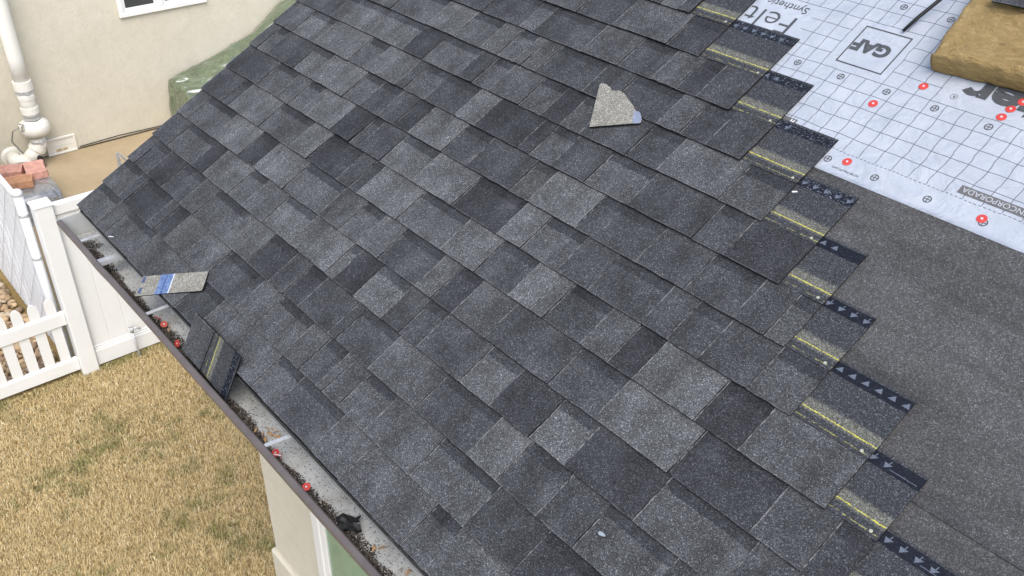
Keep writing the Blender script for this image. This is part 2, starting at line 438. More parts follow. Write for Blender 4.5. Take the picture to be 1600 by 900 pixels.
def lawn():
    n = 320000; no = 120000
    g = np.random.default_rng(3)
    x = np.concatenate([g.uniform(-2.88, 0.75, n), g.uniform(-2.88, 2.6, no)]); y = np.concatenate([g.uniform(-2.3, 1.5, n), g.uniform(-4.6, 2.9, no)]); n += no
    keep = ~((x > 0.24) & (y > 0.40)); x, y = x[keep], y[keep]; n = len(x)
    def fld(s, ox):  # smooth patches
        return np.array([noise.noise(Vector((a * s + ox, c * s, ox))) for a, c in zip(x, y)])
    f1 = fld(1.5, 3.1); f2 = fld(5.5, 9.7); f3 = fld(19.0, 5.3)
    edge = np.exp(-((x + 2.88) / 0.10) ** 2)
    green = np.clip((f1 * 0.8 + f2 * 0.7 + f3 * 0.5 - 0.10) * 2.0, 0, 1) * 0.78 + edge * 0.40
    green = np.clip(green + g.normal(0, 0.20, n), 0, 1)
    L = g.uniform(0.016, 0.046, n) * (1 + 0.3 * f2); az = g.uniform(0, 2 * np.pi, n) + f2 * 2; lean = g.uniform(0.5, 1.25, n)
    wd = g.uniform(0.0011, 0.0025, n)
    dx, dy = np.cos(az), np.sin(az); sx, sy = -dy * wd, dx * wd
    h1, h2 = L * 0.55 * np.cos(lean * 0.5), L * (0.55 * np.cos(lean * 0.5) + 0.45 * np.cos(lean * 1.25))
    r1, r2 = L * 0.55 * np.sin(lean * 0.5), L * (0.55 * np.sin(lean * 0.5) + 0.45 * np.sin(lean * 1.25))
    z0 = np.full(n, GZ - 0.018)
    V = np.empty((n, 5, 3))
    V[:, 0] = np.stack([x - sx, y - sy, z0], 1); V[:, 1] = np.stack([x + sx, y + sy, z0], 1)
    V[:, 2] = np.stack([x + dx * r1 + sx * .9, y + dy * r1 + sy * .9, z0 + h1], 1); V[:, 3] = np.stack([x + dx * r1 - sx * .9, y + dy * r1 - sy * .9, z0 + h1], 1)
    V[:, 4] = np.stack([x + dx * r2, y + dy * r2, z0 + h2], 1)
    me = bpy.data.meshes.new('lawn_grass')
    i0 = np.arange(n) * 5
    li = np.stack([i0, i0 + 1, i0 + 2, i0 + 3, i0 + 3, i0 + 2, i0 + 4], 1).ravel()
    me.vertices.add(n * 5); me.vertices.foreach_set('co', V.ravel())
    me.loops.add(len(li)); me.loops.foreach_set('vertex_index', li.astype(np.int32))
    me.polygons.add(n * 2)
    ls = np.stack([np.arange(n) * 7, np.arange(n) * 7 + 4], 1).ravel().astype(np.int32)
    me.polygons.foreach_set('loop_start', ls)
    me.update(calc_edges=True)
    straw = np.array([0.71, 0.55, 0.285]); straw2 = np.array([0.50, 0.37, 0.175]); gr = np.array([0.20, 0.205, 0.065])
    t = g.uniform(0, 1, n)[:, None]
    c = straw * t + straw2 * (1 - t); pale = g.uniform(0, 1, n) > 0.87; c[pale] = (0.80, 0.69, 0.45)
    c = c * (1 - green[:, None]) + (gr * g.uniform(0.7, 1.3, n)[:, None]) * green[:, None]
    c = np.concatenate([c, np.ones((n, 1))], 1)
    a = me.color_attributes.new('Col', 'FLOAT_COLOR', 'POINT'); a.data.foreach_set('color', np.repeat(c, 5, 0).ravel())
    me.materials.append(M['grass'])
    obj('lawn_grass', me, label='dormant straw coloured lawn with green patches below the gutter', category='grass', kind='stuff')
lawn()

def pebbles(name, n, spread, size, cols, mat, seed, squash=0.7, fine=False, **props):
    "many small stones as one mesh"
    g = random.Random(seed)
    t = (1 + 5 ** .5) / 2
    iv = [Vector(p).normalized() for p in [(-1, t, 0), (1, t, 0), (-1, -t, 0), (1, -t, 0), (0, -1, t), (0, 1, t), (0, -1, -t), (0, 1, -t), (t, 0, -1), (t, 0, 1), (-t, 0, -1), (-t, 0, 1)]]
    it = [(0, 11, 5), (0, 5, 1), (0, 1, 7), (0, 7, 10), (0, 10, 11), (1, 5, 9), (5, 11, 4), (11, 10, 2), (10, 7, 6), (7, 1, 8), (3, 9, 4), (3, 4, 2), (3, 2, 6), (3, 6, 8), (3, 8, 9), (4, 9, 5), (2, 4, 11), (6, 2, 10), (8, 6, 7), (9, 8, 1)]
    if fine:
        iv = [Vector(p) for p in ((1, 0, 0), (-1, 0, 0), (0, 1, 0), (0, -1, 0), (0, 0, 1), (0, 0, -1))]
        it = [(0, 2, 4), (2, 1, 4), (1, 3, 4), (3, 0, 4), (2, 0, 5), (1, 2, 5), (3, 1, 5), (0, 3, 5)]
    v = []; f = []; col = []
    for _ in range(n):
        p = spread(g); s = size(g)
        sc = Vector((s * g.uniform(.7, 1.3), s * g.uniform(.7, 1.3), s * squash * g.uniform(.7, 1.2)))
        rz = Matrix.Rotation(g.uniform(0, 6.3), 3, 'Z') @ Matrix.Rotation(g.uniform(-.5, .5), 3, 'X')
        k = len(v); c = g.choice(cols); br = g.uniform(.75, 1.2)
        for q in iv:
            q = q * g.uniform(.85, 1.12)
            v.append(p + rz @ Vector((q.x * sc.x, q.y * sc.y, q.z * sc.z))); col.append((c[0] * br, c[1] * br, c[2] * br, 1))
        f += [(a + k, b_ + k, c_ + k) for a, b_, c_ in it]
    me = mesh(name, v, f, [mat], smooth=not fine)
    a = me.color_attributes.new('Col', 'FLOAT_COLOR', 'POINT'); a.data.foreach_set('color', [x for c in col for x in c])
    return obj(name, me, kind='stuff', **props)
def rock_spot(g):
    return Vector((g.uniform(-7.0, -2.98), 0.24 - abs(g.triangular(0, 2.6, 0)), GZ + g.uniform(-0.01, 0.03)))
pebbles('gravel', 5200, rock_spot, lambda g: g.uniform(0.02, 0.045), [(0.42, 0.30, 0.17), (0.50, 0.37, 0.22), (0.33, 0.24, 0.15), (0.46, 0.38, 0.28), (0.30, 0.21, 0.14)], M['stone'], 5, label='tan river stones behind the white picket fence', category='gravel')

# ------------------------------------------------------------------ the house being roofed
house = empty('house', (0.31, 0.45, GZ), label='cream stucco house with half shingled roof, taupe gutter and bare underlayment', category='house')
house_inv = Matrix.Translation((-0.31, -0.45, -GZ))
def hp(o):                          # parent to the house keeping world coordinates
    o.parent = house; o.matrix_parent_inverse = house_inv; return o
def hb(b_, name, mats, smooth=False, **kw): return hp(b_.build(name, mats, None, smooth, **kw))
b = B(); b.box((0.31, 0.45, -2.12), (9, 8.0, 0.10)); hb(b, 'wall', M['stucco'])
b = B(); b.box((0.29, 0.425, GZ - 0.05), (9, 8.02, -2.123), 0, 0.012); hb(b, 'wall_base', M['stucco'])
b = B(); b.box((-0.01, 0.0, -0.018), (9, 4.2, 0.0))
hb(b, 'roof_deck', M['wood'], rot=ROOF)
b = B(); b.box((0.0, 0.045, -0.17), (9, 0.066, -0.02)); hb(b, 'fascia', M['fascia'])
b = B(); b.box((-0.008, 0.02, -0.16), (0.018, 4.2, -0.020)); hb(b, 'barge_board', M['fascia'], rot=ROOF)
b = B(); b.box((0.02, 0.068, -0.165), (9, 0.45, -0.15)); hb(b, 'soffit', M['white'])
# window in the wall facing the lawn
win = hp(empty('window', (0.88, 0.45, -1.95)))
win.location = (0.88, 0.45, -1.95)
def wb(b_, name, mat): return b_.build(name, mat, win)
b = B()
W_, H_ = 1.5, 1.25
for a, c in (((0, -0.03, 0), (0.07, 0.0, H_)), ((W_ - 0.07, -0.03, 0), (W_, 0.0, H_)), ((0.07, -0.03, 0), (W_ - 0.07, 0.0, 0.07)), ((0.07, -0.03, H_ - 0.07), (W_ - 0.07, 0.0, H_))): b.box(a, c, 0, 0.006)
wb(b, 'frame', M['white'])
b = B()
for a, c in (((0.073, -0.02, 0.073), (0.105, -0.004, H_ - 0.073)), ((W_ - 0.105, -0.02, 0.073), (W_ - 0.073, -0.004, H_ - 0.073)), ((0.105, -0.02, 0.073), (W_ - 0.105, -0.004, 0.105)), ((0.105, -0.02, H_ - 0.105), (W_ - 0.105, -0.004, H_ - 0.073))): b.box(a, c, 0, 0.003)
wb(b, 'sash', M['white'])
b = B(); b.box((0.106, -0.010, 0.106), (W_ - 0.106, -0.002, H_ - 0.106)); wb(b, 'pane', M['glassg'])

# membrane, underlayment
def sheet(name, u0, u1, v0, v1, w0, amp, mat, step, seed, thick=0.0015):
    nu = int((u1 - u0) / step) + 1; nv = int((v1 - v0) / step) + 1
    v = []; f = []
    for j in range(nv + 1):
        for i in range(nu + 1):
            u = u0 + (u1 - u0) * i / nu; y = v0 + (v1 - v0) * j / nv
            e = 0.0012 * nz(u * 3, seed) if j == 0 else 0
            v.append((u, y + e, w0 + amp * max(0, nz(u * 5, y * 9, seed)) + amp * 0.5 * max(0, nz(u * 14, y * 6, seed + 7))))
    for j in range(nv):
        for i in range(nu):
            a = j * (nu + 1) + i; f.append((a, a + 1, a + nu + 2, a + nu + 1))
    k = len(v)
    for i in range(nu + 1): v.append((v[i][0], v[i][1], max(0.0003, v[i][2] - thick - 0.0015)))
    for i in range(nu): f.append((i, k + i, k + i + 1, i + 1)[::-1])
    return hp(obj(name, mesh(name, v, f, [mat], smooth=True), rot=ROOF))
sheet('membrane', 0.01, 9, -0.012, 0.93, 0.0012, 0.0004, M['membrane'], 0.08, 1)
sheet('membrane', 0.01, 9, 0.845, 1.80, 0.0042, 0.0008, M['membrane'], 0.06, 2)
felt = sheet('underlayment', 0.01, 9, 1.515, 4.19, 0.0062, 0.0005, M['felt'], 0.02, 3)

def text(body, size, u, v, mat, w0=0.0072, bold=0.0, sx=1.0, align='LEFT', name='printed_word', parent=felt):
    cu = bpy.data.curves.new('t', 'FONT'); cu.body = body; cu.size = size; cu.align_x = align; cu.extrude = 0.00012; cu.offset = bold; cu.resolution_u = 4
    o = bpy.data.objects.new('t', cu); COL.objects.link(o)
    dg = bpy.context.evaluated_depsgraph_get(); dg.update()
    me = bpy.data.meshes.new_from_object(o.evaluated_get(dg)); bpy.data.objects.remove(o)
    for p in me.vertices: p.co.x *= sx
    me.materials.clear(); me.materials.append(mat)
    return obj(name, me, parent, (u, v, w0), (0, 0, math.pi))
FZ = 0.0072
# lettering reads upside down from the eave
text('Felt', 0.112, 2.136, 1.982, M['print'], bold=-0.0012, sx=1.12)
text('Synthetic', 0.040, 2.136, 2.031, M['print'], sx=1.05)
text('GAF', 0.062, 2.462, 1.976, M['print'], bold=0.0032, sx=1.02)
text('FeltBuster', 0.124, 2.722, 1.962, M['print'], bold=0.0050, sx=1.38, align='RIGHT')
text('R', 0.013, 2.7125, 1.8865, M['print'])
text('NOTES PHILLIPS CAPS', 0.0085, 2.652, 1.5415, M['print'])
b = B(); b.box((2.892, 1.6055, FZ), (3.6, 1.631, FZ + 0.0003)); b.build('printed_bar', M['barp'], felt)
text('UNION INCORPORADA', 0.0225, 2.899, 1.6262, M['gprint'], w0=FZ + 0.0006, sx=1.02, align='RIGHT')
b = B(); b.box((2.30, 1.617, FZ), (2.383, 1.637, FZ + 0.0003)); b.build('printed_bar', M['barp'], felt)
text('FI', 0.019, 2.377, 1.633, M['wprint'], w0=FZ + 0.0006, bold=0.0004)
b = B()                             # frame round the logo
x0, x1, y0, y1, t_ = 2.3365, 2.4885, 1.8755, 2.0295, 0.0040
for a, c in (((x0, y0), (x1, y0 + t_)), ((x0, y1 - t_), (x1, y1)), ((x0, y0 + t_), (x0 + t_, y1 - t_)), ((x1 - t_, y0 + t_), (x1, y1 - t_))): b.box((*a, FZ), (*c, FZ + 0.0003))
b.build('printed_frame', M['print'], felt)
def ring(b_, r0, r1, n=20):
    v = []; f = []
    for i in range(n):
        t = 2 * math.pi * i / n
        for r_ in (r0, r1): v.append((r_ * math.cos(t), r_ * math.sin(t), 0))
    for i in range(n): j = (i + 1) % n; f.append((2 * i, 2 * i + 1, 2 * j + 1, 2 * j))
    b_.add(v, f)
b = B(); ring(b, 0.0086, 0.0112); b.box((-0.009, -0.0010, 0), (0.009, 0.0010, 0.0002)); b.box((-0.0010, -0.009, 0), (0.0010, 0.009, 0.0002))
mk = mesh('printed_mark', b.v, b.f, [M['print']])
for u, v in [(2.543, 1.5555), (2.690, 1.555), (2.844, 1.554), (2.996, 1.551), (3.149, 1.551), (2.240, 1.826), (2.390, 1.827), (2.540, 1.827), (2.688, 1.8255), (2.842, 1.824), (2.994, 1.826), (2.390, 2.132), (2.540, 2.132), (2.240, 2.132)]:
    obj('printed_mark', mk, felt, (u, v, FZ))
b = B(); ring(b, 0.0085, 0.0095); mk2 = mesh('printed_mark', b.v, b.f, [M['print']]); obj('printed_mark', mk2, felt, (2.708, 1.882, FZ))

# plastic cap nails
def cap_meshes():
    b = B(); b.lathe([(0.0128, 0.0), (0.0130, 0.0005), (0.0122, 0.0010), (0.0060, 0.0010), (0.0050, 0.0016), (0.0030, 0.0017)], 24)
    c = mesh('cap', b.v, b.f, [M['red']], smooth=False)
    b = B(); b.lathe([(0.0036, 0.0016), (0.0036, 0.0021), (0.0028, 0.0025), (0.0005, 0.0026)], 14)
    h = mesh('nail_head', b.v, b.f, [M['nailhead']])
    b = B(); b.lathe([(0.0009, -0.024), (0.0014, -0.018), (0.0014, 0.0)], 8)
    s = mesh('shank', b.v, b.f, [M['steel']])
    return c, h, s
CAP, HEAD, SHANK = cap_meshes()
for u, v in [(2.595, 1.569), (2.987, 1.560), (2.533, 1.775), (2.617, 1.883), (2.851, 1.866), (2.856, 1.899), (2.870, 1.932), (3.30, 1.60), (3.20, 1.80)]:
    n_ = hp(obj('cap_nail', CAP, None, rp(u, v, 0.0070), (TH + rnd.uniform(-.06, .06), rnd.uniform(-.06, .06), 0))); obj('nail_head', HEAD, n_)

# ------------------------------------------------------------------ shingles
JT={
 0:'0.308Dg 0.560Lg 0.742Dg 0.973Dm 1.136Lg 1.243Dg 1.544Dg 1.678Sm 1.913Lg 2.070Dg 2.372Dg 2.477Lg',
 1:'0.177Lm 0.239Dd 0.461Lm 0.530Dd 0.624Lo 0.787Dg 0.968Dm 1.214Lg 1.346Dg 1.542Lg 1.645Dm 1.747Lg 1.785Jg 1.870Dg 2.012Lg 2.240Dg 2.477Lm 2.669Dd',
 2:'0.077Dm 0.200Ld 0.347Dm 0.523Lg 0.643Dg 0.887Ll 1.076Dd 1.237Lm 1.337Dd 1.434Lm 1.621Jm 1.668Dm 1.854Lg 2.093Dm 2.332Ll 2.460Dm 2.614Lm 2.747Dg 2.962Lm',
 3:'0.150Dg 0.383Ld 0.483Ll 0.701Dg 0.816Lg 0.976Dl 1.165Ll 1.411Dl 1.460Ld 1.584Dl 1.743Lm 1.844Dm 1.936Lm 2.143Dl 2.278Ld 2.444Dl 2.579Ld 2.819Dg 3.080Lm',
 4:'0.105Dg 0.339Ll 0.562Dd 0.690Ll 0.919Dg 1.169Lg 1.306Dg 1.421Lg 1.545Dm 1.753Ll 1.841Dd 1.943Lg 2.101Dm 2.375Dm 2.553Ll 2.808Dd 3.051Lm 3.190Dd',
 5:'0.193Dm 0.253Ll 0.515Dg 0.757Ll 0.889Dd 1.099Lm 1.181Dm 1.236Ll 1.478Dg 1.719Ll 1.894Dm 2.055Ll 2.152Jl 2.208Dm 2.362Lg 2.466Dd 2.559Ll 2.768Dd 2.905Lg',
 6:'0.279Dg 0.441Lg 0.544Dg 0.641Ll 0.857Dd 0.999Dm 1.055Lm 1.198Dl 1.392Ll 1.620Dd 1.852Ll 1.965Dg 2.124Lm 2.254Dm 2.460Lm 2.553Dm 2.663Lm 2.819Dg',
 7:'0.070Dg 0.151Lm 0.382Dl 0.516Ll 0.764Dg 0.879Sm 1.002Lm 1.109Dd 1.197Ll 1.397Dm 1.535Lm 1.760Do 1.850Ll 2.064Dm 2.311Lm 2.491Dm 2.658Lm 2.760Dg',
 8:'0.169Dl 0.347Ll 0.613Dg 0.739Ll 0.942Sm 0.995Dg 1.123Sm 1.309Ll 1.419Sd 1.648Ld 1.710Dg 1.815Lm 1.966Dg 2.149Lm 2.400Dm',
 9:'0.281Sg 0.362Dl 0.569Sl 0.810Ld 0.948Dg 1.162Lm 1.249Dg 1.345Lg 1.508Dg 1.620Sd 1.713Dg 1.806Lm 2.012Dm 2.140Lg 2.377Dg',
 10:'0.557Dg 0.804Ll 0.985Dg 1.140Ll 1.241Dg 1.329Lg 1.372Jo 1.454Dm 1.682Lm 1.812Dm 2.014Lg 2.108Dd 2.210Lm',
 11:'0.997Dm 1.212Sg 1.284Dm 1.541Lg 1.718Dm 1.866Lg 1.972Dd 2.056Lm',
 12:'1.383Dm 1.562Lg 1.810Dd',
 13:'1.734Lm',
}
UR = {13: 1.788, 12: 1.947, 11: 2.187, 10: 2.342, 9: 2.530, 8: 2.697, 7: 2.822, 6: 2.948, 5: 3.148, 4: 3.271, 3: 3.440, 2: 3.600, 1: 3.760, 0: 3.930, 14: 1.62, 15: 1.48, 16: 1.30, 17: 1.16}
TONE = {'d': (0.0365, 0.0375, 0.0412), 'm': (0.0520, 0.0535, 0.0570), 'g': (0.0685, 0.0702, 0.0728), 'l': (0.0900, 0.0920, 0.0938), 'o': (0.0595, 0.0602, 0.0595)}
def wrec(s): return 0.0075 + 0.020 * (1 - s / SH)
TH_OV = 0.0022                      # overlay ply
STOP = 0.151                        # height of the cut-outs
def slab(u0, u1, s0, s1, h, thick, nu, ns, lift=0.0, side=1, jit=0.0011, g=rnd):
    "one thin piece of a shingle; uv in metres (from its left edge, up from the butt)"
    v = []; uv = []
    for j in range(ns + 1):
        for i in range(nu + 1):
            a, c = i / nu, j / ns
            u = u0 + (u1 - u0) * a; s = s0 + (s1 - s0) * c
            ed = (g.uniform(-jit, jit) if i in (0, nu) else 0)
            es = (g.uniform(-jit, jit) * 1.3 if j == 0 else 0)
            z = wrec(s) + h + lift * (1 - c) ** 2 * (0.4 + 0.6 * a * a)
            v.append((u + ed, s + es, z)); uv.append((u - u0, s))
    f = []; fm = []
    for j in range(ns):
        for i in range(nu):
            a = j * (nu + 1) + i; f.append((a, a + 1, a + nu + 2, a + nu + 1)); fm.append(0)
    per = list(range(nu + 1)) + [j * (nu + 1) + nu for j in range(1, ns + 1)] + [ns * (nu + 1) + i for i in range(nu - 1, -1, -1)] + [j * (nu + 1) for j in range(ns - 1, 0, -1)]
    k = len(v)
    for q in per: v.append((v[q][0], v[q][1] + 0.0004, v[q][2] - thick)); uv.append(uv[q])
    n = len(per)
    for i in range(n): f.append((per[i], k + i, k + (i + 1) % n, per[(i + 1) % n])); fm.append(1)
    f.append(tuple(range(k, k + n))[::-1]); fm.append(1)
    return v, f, fm, uv
arrow_b = B()
arrow_b.add([(-0.005, -0.0095, 0), (0.0095, 0.004, 0), (-0.0105, 0.004, 0), (-0.0011, 0.004, 0), (0.0011, 0.004, 0), (0.0030, 0.0125, 0), (0.0008, 0.0125, 0)], [(0, 1, 4, 3, 2), (3, 4, 5, 6)])
ARROW = mesh('printed_arrow', arrow_b.v, arrow_b.f, [M['arrow']])
b = B(); b.lathe([(0.0042, 0), (0.0042, 0.0008), (0.003, 0.0013), (0.0005, 0.0014)], 14)
NHEAD = mesh('nail_head', b.v, b.f, [plain('pale nail head', (0.36, 0.37, 0.29), 0.5, 0.1, 30)])

def parse(k):
    out = [(float(t[:-2]), t[-2], t[-1]) for t in JT.get(k, '').split()]
    ur = UR[k]; g = random.Random(100 + k)
    first = out[0][0] if out else ur
    pre = []
    if first > 0.30:                # unseen stretch: same rhythm
        x = first; ty = out[0][1] if out else 'D'
        while x > 0.30:
            x -= g.uniform(0.07, 0.26)
            ty = 'L' if ty in 'DJ' else 'D'
            if x > 0.06: pre.insert(0, (x, ty, g.choice('dmmgggl')))
    post = []
    last, lt = (out[-1][0], out[-1][1]) if out else (ur, 'D')
    x, ty = last, lt
    while out and ur - x > 0.27:
        x += g.uniform(0.09, 0.25); ty = 'L' if ty in 'DJ' else 'D'
        if x < ur - 0.05: post.append((x, ty, g.choice('dmmggl')))
    return pre + out + post
def course(k):
    g = random.Random(500 + k)
    ur = UR[k]; js = parse(k)
    first_t = js[0][1] if js else 'D'
    cells = []
    edges = [(0.0 + g.uniform(-0.004, 0.004), 'L' if first_t == 'D' else 'D', g.choice('mmg'))] + js
    prev = 'T'
    for i, (u0, t, c) in enumerate(edges):
        u1, t1 = (edges[i + 1][0], edges[i + 1][1]) if i + 1 < len(edges) else (ur, 'D')
        if t == 'L' or t == 'J': ty = 'T'
        elif t == 'S': ty = prev
        else: ty = 'R' if t1 in 'LS' or (i + 1 == len(edges) and g.random() < .6) else 'T'
        if i + 1 < len(edges) and t == 'D' and t1 == 'D': ty = 'T'
        prev = ty; cells.append((u0, u1, ty, c, t))
    # strips about one metre long, measured back from the free right hand end
    cuts = [ur]
    x = ur - 1.0
    while x > 0.12:
        cand = [c[0] for c in cells if c[4] in 'DJ' and abs(c[0] - x) < 0.16]
        x = min(cand, key=lambda q: abs(q - x)) if cand else min((c[0] for c in cells), key=lambda q: abs(q - x))
        if x >= cuts[-1] - 0.1 or x < 0.1: break
        cuts.append(x); x -= 1.0
    cuts.append(cells[0][0]); cuts = cuts[::-1]
    for a, c in zip(cuts[:-1], cuts[1:]):
        last = abs(c - ur) < 1e-6
        dv = g.uniform(-0.0016, 0.0016)
        v, f, fm, uv = slab(0, c - a, STOP, SH, TH_OV, 0.0034, 6 if last else 2, 4, jit=0.0006, g=g)
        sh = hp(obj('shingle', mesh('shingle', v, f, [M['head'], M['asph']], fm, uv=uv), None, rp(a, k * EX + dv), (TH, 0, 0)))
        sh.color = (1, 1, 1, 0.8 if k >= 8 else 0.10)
        for (u0, u1, ty, tn, jt) in cells:
            if u0 < a - 1e-4 or u1 > c + 1e-4: continue
            base = TONE[tn]; q = g.uniform(0.93, 1.07)
            if ty == 'T':
                lift = g.choice((0, 0, 0, 0.0006, 0.0012, 0.0022))
                if k == 6 and abs(u0 - 0.857) < 0.01: lift = 0.007
                if k == 3 and abs(u0 - 2.278) < 0.01: lift = 0.004
                gap = 0.0010 if jt in 'J' else 0.0
                v, f, fm, uv = slab(u0 - a + gap, u1 - a - 0.0009, 0.0, STOP - 0.0006, TH_OV, 0.0056, 5, 4, lift, g=g)
                al = 0.0
            else:
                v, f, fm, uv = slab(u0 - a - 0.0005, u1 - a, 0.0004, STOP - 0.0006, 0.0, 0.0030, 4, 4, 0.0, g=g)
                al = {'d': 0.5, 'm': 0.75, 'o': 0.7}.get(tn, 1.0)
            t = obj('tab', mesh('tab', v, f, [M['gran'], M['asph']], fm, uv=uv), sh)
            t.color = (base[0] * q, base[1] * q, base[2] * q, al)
        if last:
            if k < 13:
                d = 1 if k in (7, 5, 2, 10, 12) else -1
                x = c - a - 0.012; i = 0
                skip = {7: 2, 4: 2, 10: 3, 9: 4, 11: 1}.get(k, 0)
                while x > c - a - 0.40:
                    if i >= skip:
                        z = wrec(0.313) + TH_OV + 0.0006
                        o = obj('printed_arrow', ARROW, sh, (x, 0.3125, z), (-0.0593, 0, math.pi if d < 0 else 0))
                        o.rotation_euler = (-0.0593, 0, (math.pi if d > 0 else 0) + g.uniform(-.05, .05))
                    x -= 0.0352; i += 1
                if k in (4, 3):
                    b_ = B(); z = wrec(0.305) + TH_OV + 0.0006
                    b_.add([(c - a - 0.075, 0.3050, z), (c - a - 0.008, 0.3050, z), (c - a - 0.008, 0.3065, z), (c - a - 0.075, 0.3065, z)], [(0, 1, 2, 3)])
                    b_.build('printed_line', M['arrow'], sh)
            obj('nail_head', NHEAD, sh, (c - a - 0.022, 0.1635, wrec(0.1635) + TH_OV), (-0.0593, 0, 0))
for k in range(0, 18): course(k)
# starter strip along the eave under the first course
v, f, fm, uv = slab(0.0, 4.6, -0.004, 0.19, -0.0165, 0.003, 20, 2)
hp(obj('starter_strip', mesh('starter_strip', v, f, [M['asph'], M['asph']], fm, uv=uv), None, (0, 0, 0), (TH, 0, 0)))

# ------------------------------------------------------------------ gutter
def gutter():
    nx = 120; x0, x1 = -0.035, 6.5
    out = [(-0.078, -0.041), (-0.083, -0.038), (-0.098, -0.040), (-0.101, -0.047), (-0.099, -0.058), (-0.092, -0.066), (-0.086, -0.085), (-0.070, -0.105), (-0.062, -0.137), (-0.058, -0.141), (0.040, -0.139), (0.042, -0.137), (0.042, -0.012)]
    ins = [(0.0405, -0.012), (0.0400, -0.128), (0.036, -0.131), (-0.052, -0.132), (-0.057, -0.127), (-0.066, -0.100), (-0.080, -0.081), (-0.088, -0.062), (-0.0790, -0.048), (-0.0785, -0.0425)]
    prof = out + ins
    n = len(prof); v = []; f = []; fm = []
    for i in range(nx + 1):
        x = x0 + (x1 - x0) * i / nx
        dip = -0.004 * math.exp(-((x - 0.42) / 0.09) ** 2)
        for j, (y, z) in enumerate(prof):
            lipf = max(0.0, min(1.0, (-y - 0.03) / 0.05))
            wob = 0.0016 * nz(x * 2.3, 4.4) * lipf
            v.append((x, y + wob + dip * lipf, z + 0.0012 * nz(x * 3.1, 8.8) * lipf - 0.004 * (x / 6)))
    for i in range(nx):
        for j in range(n - 1):
            a = i * n + j; f.append((a, a + 1, a + n + 1, a + n)[::-1]); fm.append(0 if j < len(out) - 1 else 1)
    o = hp(obj('gutter', mesh('gutter', v, f, [M['brown'], M['gin']], fm)))
    b_ = B(); b_.prism([(y, z) for y, z in out[1:10]] + [(0.04, -0.139), (0.042, -0.03)], 0, 0.004, 0, Matrix(((0, 0, 1, -0.039), (1, 0, 0, 0), (0, 1, 0, 0), (0, 0, 0, 1))))
    b_.build('end_cap', M['gin'], o)
    for x, tw in ((0.185, 0.02), (0.372, 0.0), (0.848, 0.02), (1.742, 0.03), (2.75, 0.02), (3.6, 0.0)):
        b_ = B()
        if tw == 0:
            b_.box((x - 0.012, -0.078, -0.052), (x + 0.012, 0.038, -0.0495)); b_.box((x + 0.0125, -0.078, -0.068), (x + 0.0145, 0.038, -0.0495)); b_.box((x - 0.0145, -0.078, -0.068), (x - 0.0125, 0.038, -0.0495))
        else:
            v4 = [(-0.080, -0.046), (0.040, -0.030)]
            vv = [(x + s * 0.0075 + (tw if y > 0 else 0), y, z + dz) for y, z in v4 for s in (-1, 1) for dz in (0, 0.003)]
            b_.add(vv, [(0, 2, 6, 4), (1, 5, 7, 3), (0, 1, 3, 2), (4, 6, 7, 5), (0, 4, 5, 1), (2, 3, 7, 6)])
            b_.lathe([(0.006, 0), (0.006, 0.004), (0.002, 0.006)], 10, 0, Matrix.Translation((x + tw - 0.003, 0.030, -0.028)))
        b_.build('hanger', M['steel'], o)
    return o
gutter()
def litter_spot(g):
    x = g.uniform(0.05, 4.5)
    t = abs(g.gauss(0, 1)); wmx = 0.034 + 0.022 * nz(x * 5, 2.2) + 0.012 * nz(x * 17, 5.2)
    if 0.03 < x < 0.13: wmx += 0.03
    y = -0.060 + t * max(0.006, wmx)
    h = max(0, 1 - t * 0.7) * 0.026
    return Vector((x, min(y, 0.034), -0.1335 - 0.004 * x / 6 + max(0.0, g.uniform(0.0, h))))
pebbles('granule_litter', 44000, litter_spot, lambda g: g.uniform(0.0014, 0.0032), [(0.040, 0.032, 0.027), (0.062, 0.048, 0.038), (0.026, 0.022, 0.020), (0.095, 0.07, 0.052), (0.12, 0.105, 0.09)], M['grit'], 8, fine=True, label='dark drift of shed shingle granules along the gutter', category='granules')
def fleck_spot(g):
    x = g.uniform(0.1, 4.5); return Vector((x, g.uniform(-0.04, 0.034), -0.1325 - 0.004 * x / 6))
pebbles('granule_litter', 9000, fleck_spot, lambda g: g.uniform(0.0009, 0.0021), [(0.03, 0.027, 0.026), (0.05, 0.045, 0.04)], M['grit'], 9, fine=True, label='loose dark granules scattered over the grey gutter floor', category='granules')

# things lying in the gutter
def loose_nail(x, y, z, rot, mat, label):
    t = empty('cap_nail', (x, y, z), label=label, category='nail', group='loose cap nails in the gutter')
    t.rotation_euler = rot
    c = CAP.copy(); c.materials.clear(); c.materials.append(mat)
    obj('cap', c, t); obj('nail_head', HEAD, t); obj('shank', SHANK, t)
loose_nail(1.724, -0.040, -0.108, (0.45, 0.3, 0), M['red'], 'red cap nail in gutter just below the strap, upper of two touching')
loose_nail(1.756, -0.036, -0.098, (-0.9, 1.9, 0), M['red'], 'red cap nail lying point up, lower of the two touching in the gutter')
loose_nail(1.912, -0.040, -0.108, (0.3, 0.25, 0), M['red'], 'single round red cap nail in the gutter above the window')
loose_nail(0.800, -0.026, -0.110, (-0.4, 0.5, 1), M['redfade'], 'faded red cap nail nearest the tan shingle scrap over the gutter')
loose_nail(0.846, -0.024, -0.114, (0.5, -0.3, 2), M['redfade'], 'faded red cap nail beside dry leaf between the two scraps')
loose_nail(1.004, -0.040, -0.104, (1.0, 0.5, 0), M['red'], 'red cap nail tipped up at the foot of the leaning shingle piece')
